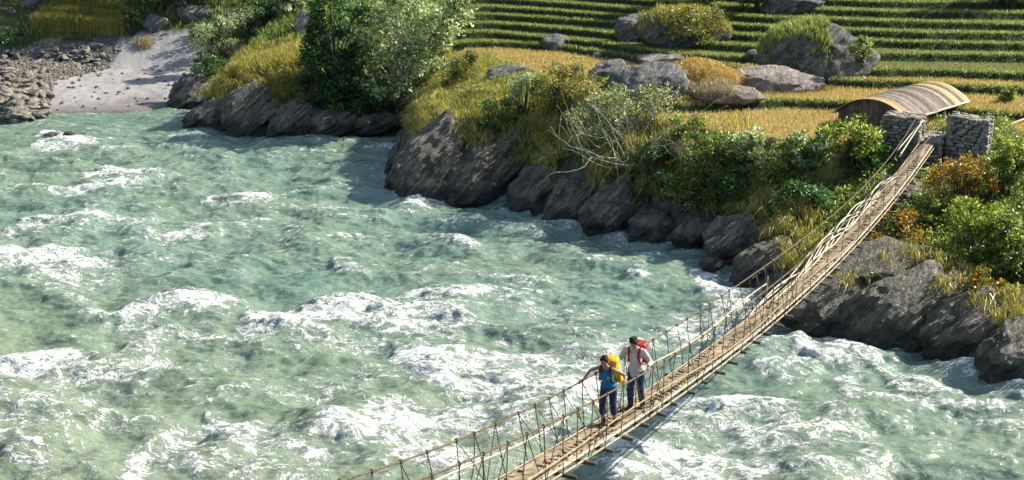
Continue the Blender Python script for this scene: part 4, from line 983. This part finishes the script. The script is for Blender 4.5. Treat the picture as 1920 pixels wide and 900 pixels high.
a_, b_ = on_ground(1893, 238), on_ground(1925, 226); log('tan pole lying on the ground past the white one', a_ + (0, 0, .1), b_ + (0, 0, .1), .06, 'bamboo')

# ------------------------------------------------------------------ the two walkers
def capsule(w, a, b, ra, rb, k=12):
    a, b = np.asarray(a, float), np.asarray(b, float); V0, F0 = ico(2)
    n = 5; P = a + (b - a) * np.linspace(0, 1, n)[:, None]; w.tube(P, np.linspace(ra, rb, n), k)
    w.add(V0 * ra + a, None, F0); w.add(V0 * rb + b, None, F0)
def ell(w, c, r, rot=None):
    V0, F0 = ico(3); V = V0 * np.asarray(r)
    if rot is not None: V = V @ np.array(Matrix(rot.to_matrix())).T if not isinstance(rot, np.ndarray) else V @ rot.T
    w.add(V + np.asarray(c), None, F0)
def fuse(w, name, mat, parent, vox, it=3):
    """melt overlapping limbs into one continuous skin"""
    V = np.vstack(w.V); F = ([np.vstack(w.Q)] if w.Q else []) + [np.vstack(w.T)]
    o = mk(name, V, F, M[mat], None)
    m = o.modifiers.new('a', 'REMESH'); m.mode = 'VOXEL'; m.voxel_size = vox
    m = o.modifiers.new('b', 'SMOOTH'); m.factor = .5; m.iterations = it
    e = o.evaluated_get(bpy.context.evaluated_depsgraph_get()); me = bpy.data.meshes.new_from_object(e)
    me.polygons.foreach_set('use_smooth', np.ones(len(me.polygons), bool)); old = o.data
    o.modifiers.clear(); o.data = me; bpy.data.meshes.remove(old)
    if not len(me.materials): me.materials.append(M[mat])
    if name in ('tank_top', 'shirt', 'jeans', 'capri_trousers', 'pack_body', 'lid'):   # creases of the cloth
        n = len(me.vertices); c = np.zeros(n * 3); me.vertices.foreach_get('co', c); c = c.reshape(-1, 3); q = np.zeros(n * 3); me.vertices.foreach_get('normal', q); q = q.reshape(-1, 3)
        w_ = np.abs(fbm3(c * np.array([9, 9, 15.]) + c[:, [2, 0, 1]] * 7, 3, 12) - .5) * 2
        c += q * np.clip((.45 - w_) * .022, -.001, .012)[:, None]; me.vertices.foreach_set('co', c.ravel()); me.update()
    o.parent = parent; return o
def hand(w, wrist, grip, out, side):
    """palm, four bent fingers of different length and a thumb closed on a rope; grip = rope direction"""
    wrist = np.asarray(wrist, float); g = np.asarray(grip, float); g /= np.linalg.norm(g)
    o = np.asarray(out, float); o -= g * (o @ g); o /= np.linalg.norm(o); nrm = np.cross(g, o) ; nrm *= -1 if nrm[2] > 0 else 1
    up = -nrm
    for i, t in enumerate((-.03, -.01, .01, .03)): capsule(w, wrist + g * t * .6, wrist + o * .075 + g * t, .015, .013, 8)
    for i, (t, L) in enumerate(((-.033, .030), (-.011, .038), (.011, .040), (.033, .034))):
        p0 = wrist + o * .08 + g * t; p1 = p0 + o * L * .7 - up * L * .6; p2 = p1 - up * L * .8 - o * L * .25; p3 = p2 - o * L * .7
        for a, b in ((p0, p1), (p1, p2), (p2, p3)): capsule(w, a, b, .0092, .0084, 7)
    t0 = wrist + o * .02 + g * side * .03; t1 = t0 + g * side * .022 + o * .03 - up * .012; t2 = t1 + o * .022 - up * .03
    capsule(w, t0, t1, .013, .011, 7); capsule(w, t1, t2, .0105, .009, 7)
def rmat(pitch, yaw=0., roll=0.):
    return np.array((Matrix.Rotation(yaw, 3, 'Z') @ Matrix.Rotation(pitch, 3, 'X') @ Matrix.Rotation(roll, 3, 'Y')))
def walker(label, s, lat, J, female):
    """x = the walker's own right, y = forward, z = up, feet at the deck"""
    o = empty('person', bp(s, lat, zdeck(s) + .035), label, 'person'); o.rotation_euler = (0, 0, math.atan2(-BLAT[1], -BLAT[0]))
    V = lambda k: np.array(J[k], float)
    k = .94 if female else 1.0
    hd = V('head'); Rm = rmat(J['nod'], J['turn']); H = lambda x, y, z: hd + Rm @ (np.array([x, y, z]) * k)
    b = MB(); chest, pel, neck = V('chest'), V('pelvis'), V('neck')
    capsule(b, pel, (pel + chest) / 2, .118 * k, .105 * k, 16); capsule(b, (pel + chest) / 2, chest, .105 * k, .125 * k, 16)
    for sd in (-1, 1):
        n = 'R' if sd > 0 else 'L'
        sh, el, wr, hp, kn, an = V('sh' + n), V('el' + n), V('wr' + n), V('hip' + n), V('kn' + n), V('an' + n)
        capsule(b, chest + (sd * .06 * k, 0, .02), sh, .085 * k, .056 * k); capsule(b, neck, sh, .048 * k, .044 * k)
        capsule(b, sh, el, .050 * k, .038 * k); capsule(b, el, wr, .038 * k, .025 * k)
        capsule(b, hp, kn, .088 * k, .056 * k); capsule(b, kn, kn + (an - kn) * .4, .052 * k, .054 * k); capsule(b, kn + (an - kn) * .4, an, .054 * k, .036 * k); capsule(b, pel + (sd * .05, 0, 0), hp, .10 * k, .095 * k)
        hand(b, wr, J['grip' + n], V('hand' + n) - wr, J['thumb' + n])
        if female: ell(b, chest + (sd * .065, .095, -.01), (.062, .055, .06))
    capsule(b, chest + (0, 0, .06), neck, .07 * k, .052 * k); capsule(b, neck, H(0, -.01, -.06), .052 * k, .05 * k)
    ell(b, H(0, -.012, .025), (.076 * k, .094 * k, .098 * k), Rm); ell(b, H(0, .022, -.045), (.060 * k, .066 * k, .072 * k), Rm); ell(b, H(0, .06, -.098), (.028 * k, .026 * k, .022 * k), Rm)
    capsule(b, H(0, .083, .012), H(0, .106, -.03), .011, .016); ell(b, H(0, .078, .035), (.055, .014, .010), Rm)
    for sd in (-1, 1): ell(b, H(sd * .078, -.005, -.01), (.012, .022, .034), Rm); ell(b, H(sd * .045, .052, -.03), (.022, .024, .022), Rm)
    ell(b, H(0, .083, -.066), (.026, .012, .008), Rm); ell(b, H(0, .081, -.077), (.022, .012, .007), Rm)
    body = fuse(b, 'body', 'skin', o, .0065, 2)
    for sd in (-1, 1):
        e = MB(); ell(e, H(sd * .031, .084, .012), (.012, .008, .008), Rm); q = e.build('eye', M['eye'], None, True, kid=False); q.parent = o
    h = MB(); ell(h, H(0, -.028, .048), (.088 * k, .098 * k, .092 * k), Rm)
    for sd in (-1, 1): ell(h, H(sd * .062, -.02, .015), (.026, .06, .055), Rm); ell(h, H(sd * .05, .035, .085), (.04, .045, .03), Rm)
    if female: ell(h, H(0, -.085, -.02), (.055, .045, .075), Rm); ell(h, H(0, -.12, .01), (.04, .04, .04), Rm)
    else:
        ell(h, H(0, .05, .092), (.062, .042, .032), Rm); ell(h, H(0, -.06, -.02), (.06, .05, .06), Rm)
        for _ in range(26):
            d = R.normal(size=3); d[2] = abs(d[2]); d /= np.linalg.norm(d); c0 = H(*(np.array([0, -.025, .05]) + d * np.array([.08, .09, .085]))); capsule(h, c0, c0 + Rm @ (d * .006 + R.normal(size=3) * .012), .020, .014, 6)
    fuse(h, 'hair', 'hair', o, .009, 2)
    t = MB(); g = .013
    capsule(t, pel + (0, 0, .04), (pel + chest) / 2, (.118 if female else .128) * k + g, .107 * k + g, 16); capsule(t, (pel + chest) / 2, chest, .107 * k + g, .125 * k + g, 16)
    for sd in (-1, 1):
        n = 'R' if sd > 0 else 'L'; sh, el, wr = V('sh' + n), V('el' + n), V('wr' + n)
        capsule(t, chest + (sd * .05 * k, 0, 0), chest + (sd * .075 * k, 0, .06), .095 * k, .07 * k)
        capsule(t, pel + (sd * .05, 0, .05), pel + (sd * .055, 0, -.02), .098 * k + g, .10 * k + g)
        if female:
            ell(t, chest + (sd * .062, .092, -.01), (.062, .052, .060)); capsule(t, chest + (sd * .085, .055, .06), sh * .55 + neck * .45 + (0, .012, .012), .03, .026)
            capsule(t, chest + (sd * .085, -.06, .06), sh * .55 + neck * .45 + (0, -.01, .012), .03, .026)
        else:
            capsule(t, chest + (sd * .06, 0, .03), sh, .095, .064); capsule(t, neck + (sd * .02, 0, -.02), sh, .058, .056)
            capsule(t, sh, el, .064, .052); capsule(t, el, el + (wr - el) * .93, .050, .038)
    if not female:
        capsule(t, neck + (-.045, .03, .01), neck + (-.01, .07, -.05), .020, .018); capsule(t, neck + (.045, .03, .01), neck + (.01, .07, -.05), .020, .018); ell(t, chest + (0, .085, .06), (.10, .05, .08)); capsule(t, pel + (0, .0, -.08), pel, .155, .145)
    ell(t, pel + (0, 0, .045), (.172, .142, .085)) if female else ell(t, pel + (0, -.012, .0), (.188, .158, .12))
    fuse(t, 'tank_top' if female else 'shirt', 'top_blue' if female else 'shirt', o, .009, 3)
    p = MB(); capsule(p, pel + (0, 0, .03), pel + (0, 0, -.03), .118 * k + g, .115 * k + g, 16)
    for sd in (-1, 1):
        n = 'R' if sd > 0 else 'L'; hp, kn, an = V('hip' + n), V('kn' + n), V('an' + n)
        capsule(p, pel + (sd * .05, 0, 0), hp, .108 * k, .105 * k); capsule(p, hp, kn, .098 * k, .070 * k)
        end = kn + (an - kn) * (.42 if female else .98); capsule(p, kn, end, .070 * k, (.074 if female else .060) * k)
    fuse(p, 'capri_trousers' if female else 'jeans', 'navy' if female else 'jeans', o, .010, 2)
    for sd in (-1, 1):
        n = 'R' if sd > 0 else 'L'; an = V('an' + n); f = MB(); z0 = an[2]
        capsule(f, an + (0, 0, .05), an + (0, 0, -.02), .052, .050); capsule(f, (an[0], an[1] - .02, .045), (an[0] + sd * .02, an[1] + .14, .038), .045, .036); ell(f, (an[0] + sd * .01, an[1] + .06, .014), (.046, .13, .016))
        fuse(f, 'boot', 'boot', o, .009, 2)
    return o, H
def rope_at(s, side): return (-.55, zleft) if side == 'R' else (.42, zright)
def hold(s0, lat0, y, side):
    """a point on the handrail in the walker's own axes"""
    lt, zf = rope_at(s0, side); s = s0 - y
    return np.array([-(lt - lat0), y, float(zf(s) - zdeck(s0) - .035)])
def backpack(label, s, lat, J, rot, mats, tall):
    o = empty('backpack', bp(s, lat, zdeck(s) + .035) , label, 'backpack'); o.rotation_euler = (0, 0, math.atan2(-BLAT[1], -BLAT[0]))
    ch, pel, neck = (np.array(J[q], float) for q in ('chest', 'pelvis', 'neck')); up = (neck - pel) / np.linalg.norm(neck - pel); bk = np.array([0, -1., 0]); bk -= up * (bk @ up); bk /= np.linalg.norm(bk); xx = np.array([1., 0, 0])
    c = ch + bk * (.125 + .115) - up * .08
    def rb(w, cc, hx, hy, hz):
        V0, F0 = ico(4); V = superell(V0, .5); V = V / np.abs(V).max() ; w.add(cc + V[:, :1] * hx * xx + V[:, 1:2] * hy * bk + V[:, 2:] * hz * up, None, F0)
    w = MB(); rb(w, c, .165, .115, tall / 2); rb(w, c + bk * .10 - up * .06, .12, .06, tall / 2 * .6)
    fuse(w, 'pack_body', mats[0], o, .012, 3)
    w = MB(); rb(w, c + up * (tall / 2 + .02) + bk * .01, .17, .13, .065); fuse(w, 'lid', mats[0], o, .012, 3)
    for sd in (-1, 1):
        w = MB(); rb(w, c + xx * sd * .18 - up * .1, .045, .08, tall / 2 * .5); fuse(w, 'side_pocket', mats[0], o, .012, 2)
        n = 'R' if sd > 0 else 'L'; sh = np.array(J['sh' + n], float); mid = sh * .6 + neck * .4
        P = np.array([c + up * tall * .42 + xx * sd * .08 - bk * .10, mid + (0, -.06, .05), mid + (0, .02, .06), mid + (sd * .005, .07, .0), ch + (sd * .10, .112, .01), ch + (sd * .135, .055, -.12), ch + (sd * .145, -.03, -.16), c - up * tall * .3 + xx * sd * .15 - bk * .08])
        tt = np.linspace(0, len(P) - 1, 40); Q = np.stack([np.interp(tt, np.arange(len(P)), P[:, i]) for i in range(3)], 1)
        for _ in range(6): Q[1:-1] = (Q[:-2] + Q[1:-1] * 2 + Q[2:]) / 4
        w = MB()
        for dx in (-.02, 0, .02): w.tube(Q + xx * dx, .011, 6)
        fuse(w, 'shoulder_strap', mats[1], o, .008, 2)
    return o
ZR = float(zdeck.deriv()(0))
rope_dir = np.array([0, 1., -ZR])
sW, lW = -.05, .02
hR, hL = hold(sW, lW, .26, 'R'), hold(sW, lW, .02, 'L')
JW = dict(head=(.02, .20, 1.475), nod=-.42, turn=.12, neck=(.01, .125, 1.335), chest=(.01, .085, 1.155), pelvis=(0, 0, .865), shR=(.175, .11, 1.285), shL=(-.165, .10, 1.275),
          hipR=(.085, 0, .83), hipL=(-.085, .0, .83), knR=(.105, .07, .45), knL=(-.10, -.01, .45), anR=(.10, .02, .095), anL=(-.115, -.10, .10),
          wrR=hR + (-.085, -.035, .055), handR=hR + (0, 0, .03), wrL=hL + (.03, .03, .10), handL=hL + (.0, 0, .02), elR=(.36, .16, 1.20), elL=(-.345, .01, 1.18), gripR=rope_dir, gripL=rope_dir, thumbR=1, thumbL=1)
walker('woman in a blue tank top and dark cropped trousers gripping both handrails', sW, lW, JW, True)
backpack('yellow backpack on the back of the woman in the blue tank top', sW, lW, JW, None, ('pack_yellow', 'strap'), .50)
sM, lM = 1.42, .03
hR, hL = hold(sM, lM, .10, 'R'), hold(sM, lM, .30, 'L')
JM = dict(head=(-.01, .20, 1.565), nod=-.62, turn=.15, neck=(-.01, .115, 1.425), chest=(0, .08, 1.225), pelvis=(0, 0, .915), shR=(.195, .10, 1.365), shL=(-.195, .10, 1.365),
          hipR=(.09, 0, .875), hipL=(-.09, 0, .875), knR=(.10, .09, .475), knL=(-.105, .0, .475), anR=(.10, .04, .10), anL=(-.11, -.12, .10),
          wrR=hR + (-.05, -.06, .09), handR=hR + (0, 0, .02), wrL=hL + (.03, -.08, .075), handL=hL + (0, 0, .02), elR=(.345, -.02, 1.14), elL=(-.345, .04, 1.12), gripR=rope_dir, gripL=rope_dir, thumbR=1, thumbL=1)
walker('man in a pale shirt and blue jeans looking down, behind the woman', sM, lM, JM, False)
backpack('red backpack worn by the man in the pale shirt', sM, lM, JM, None, ('pack_red', 'strap_red'), .40)
# ------------------------------------------------------------------ light, sky, camera
SUN_AZ, SUN_EL = 70, 37
sd = Vector((math.cos(math.radians(SUN_EL)) * math.sin(math.radians(SUN_AZ)), math.cos(math.radians(SUN_EL)) * math.cos(math.radians(SUN_AZ)), math.sin(math.radians(SUN_EL))))
L = bpy.data.lights.new('sun', 'SUN'); L.energy = 4.6; L.angle = math.radians(.5); L.color = (1, .94, .82)
o = bpy.data.objects.new('sun', L); COL.objects.link(o); o.rotation_mode = 'QUATERNION'; o.rotation_quaternion = (-sd).to_track_quat('-Z', 'Y'); o.location = (40, 60, 80)
W = bpy.data.worlds.new('World'); SC.world = W; W.use_nodes = True
sk = W.node_tree.nodes.new('ShaderNodeTexSky'); sk.sky_type = 'NISHITA'; sk.sun_disc = False
sk.sun_elevation = math.radians(SUN_EL); sk.sun_rotation = math.radians(SUN_AZ)
bg = W.node_tree.nodes['Background']; W.node_tree.links.new(sk.outputs[0], bg.inputs[0]); bg.inputs[1].default_value = .11
cam = bpy.data.cameras.new('camera'); cam.sensor_width = 36; cam.lens = FPX / 1920 * 36; cam.clip_end = 3000; cam.clip_start = .1
co = bpy.data.objects.new('camera', cam); COL.objects.link(co); co.location = (0, 0, CAMH); co.rotation_euler = (math.pi / 2 - PITCH, 0, 0)
SC.camera = co
SC.view_settings.view_transform = 'Standard'; SC.view_settings.look = 'None'; SC.view_settings.exposure = 1.1; SC.view_settings.gamma = 1
SC.view_settings.use_curve_mapping = False
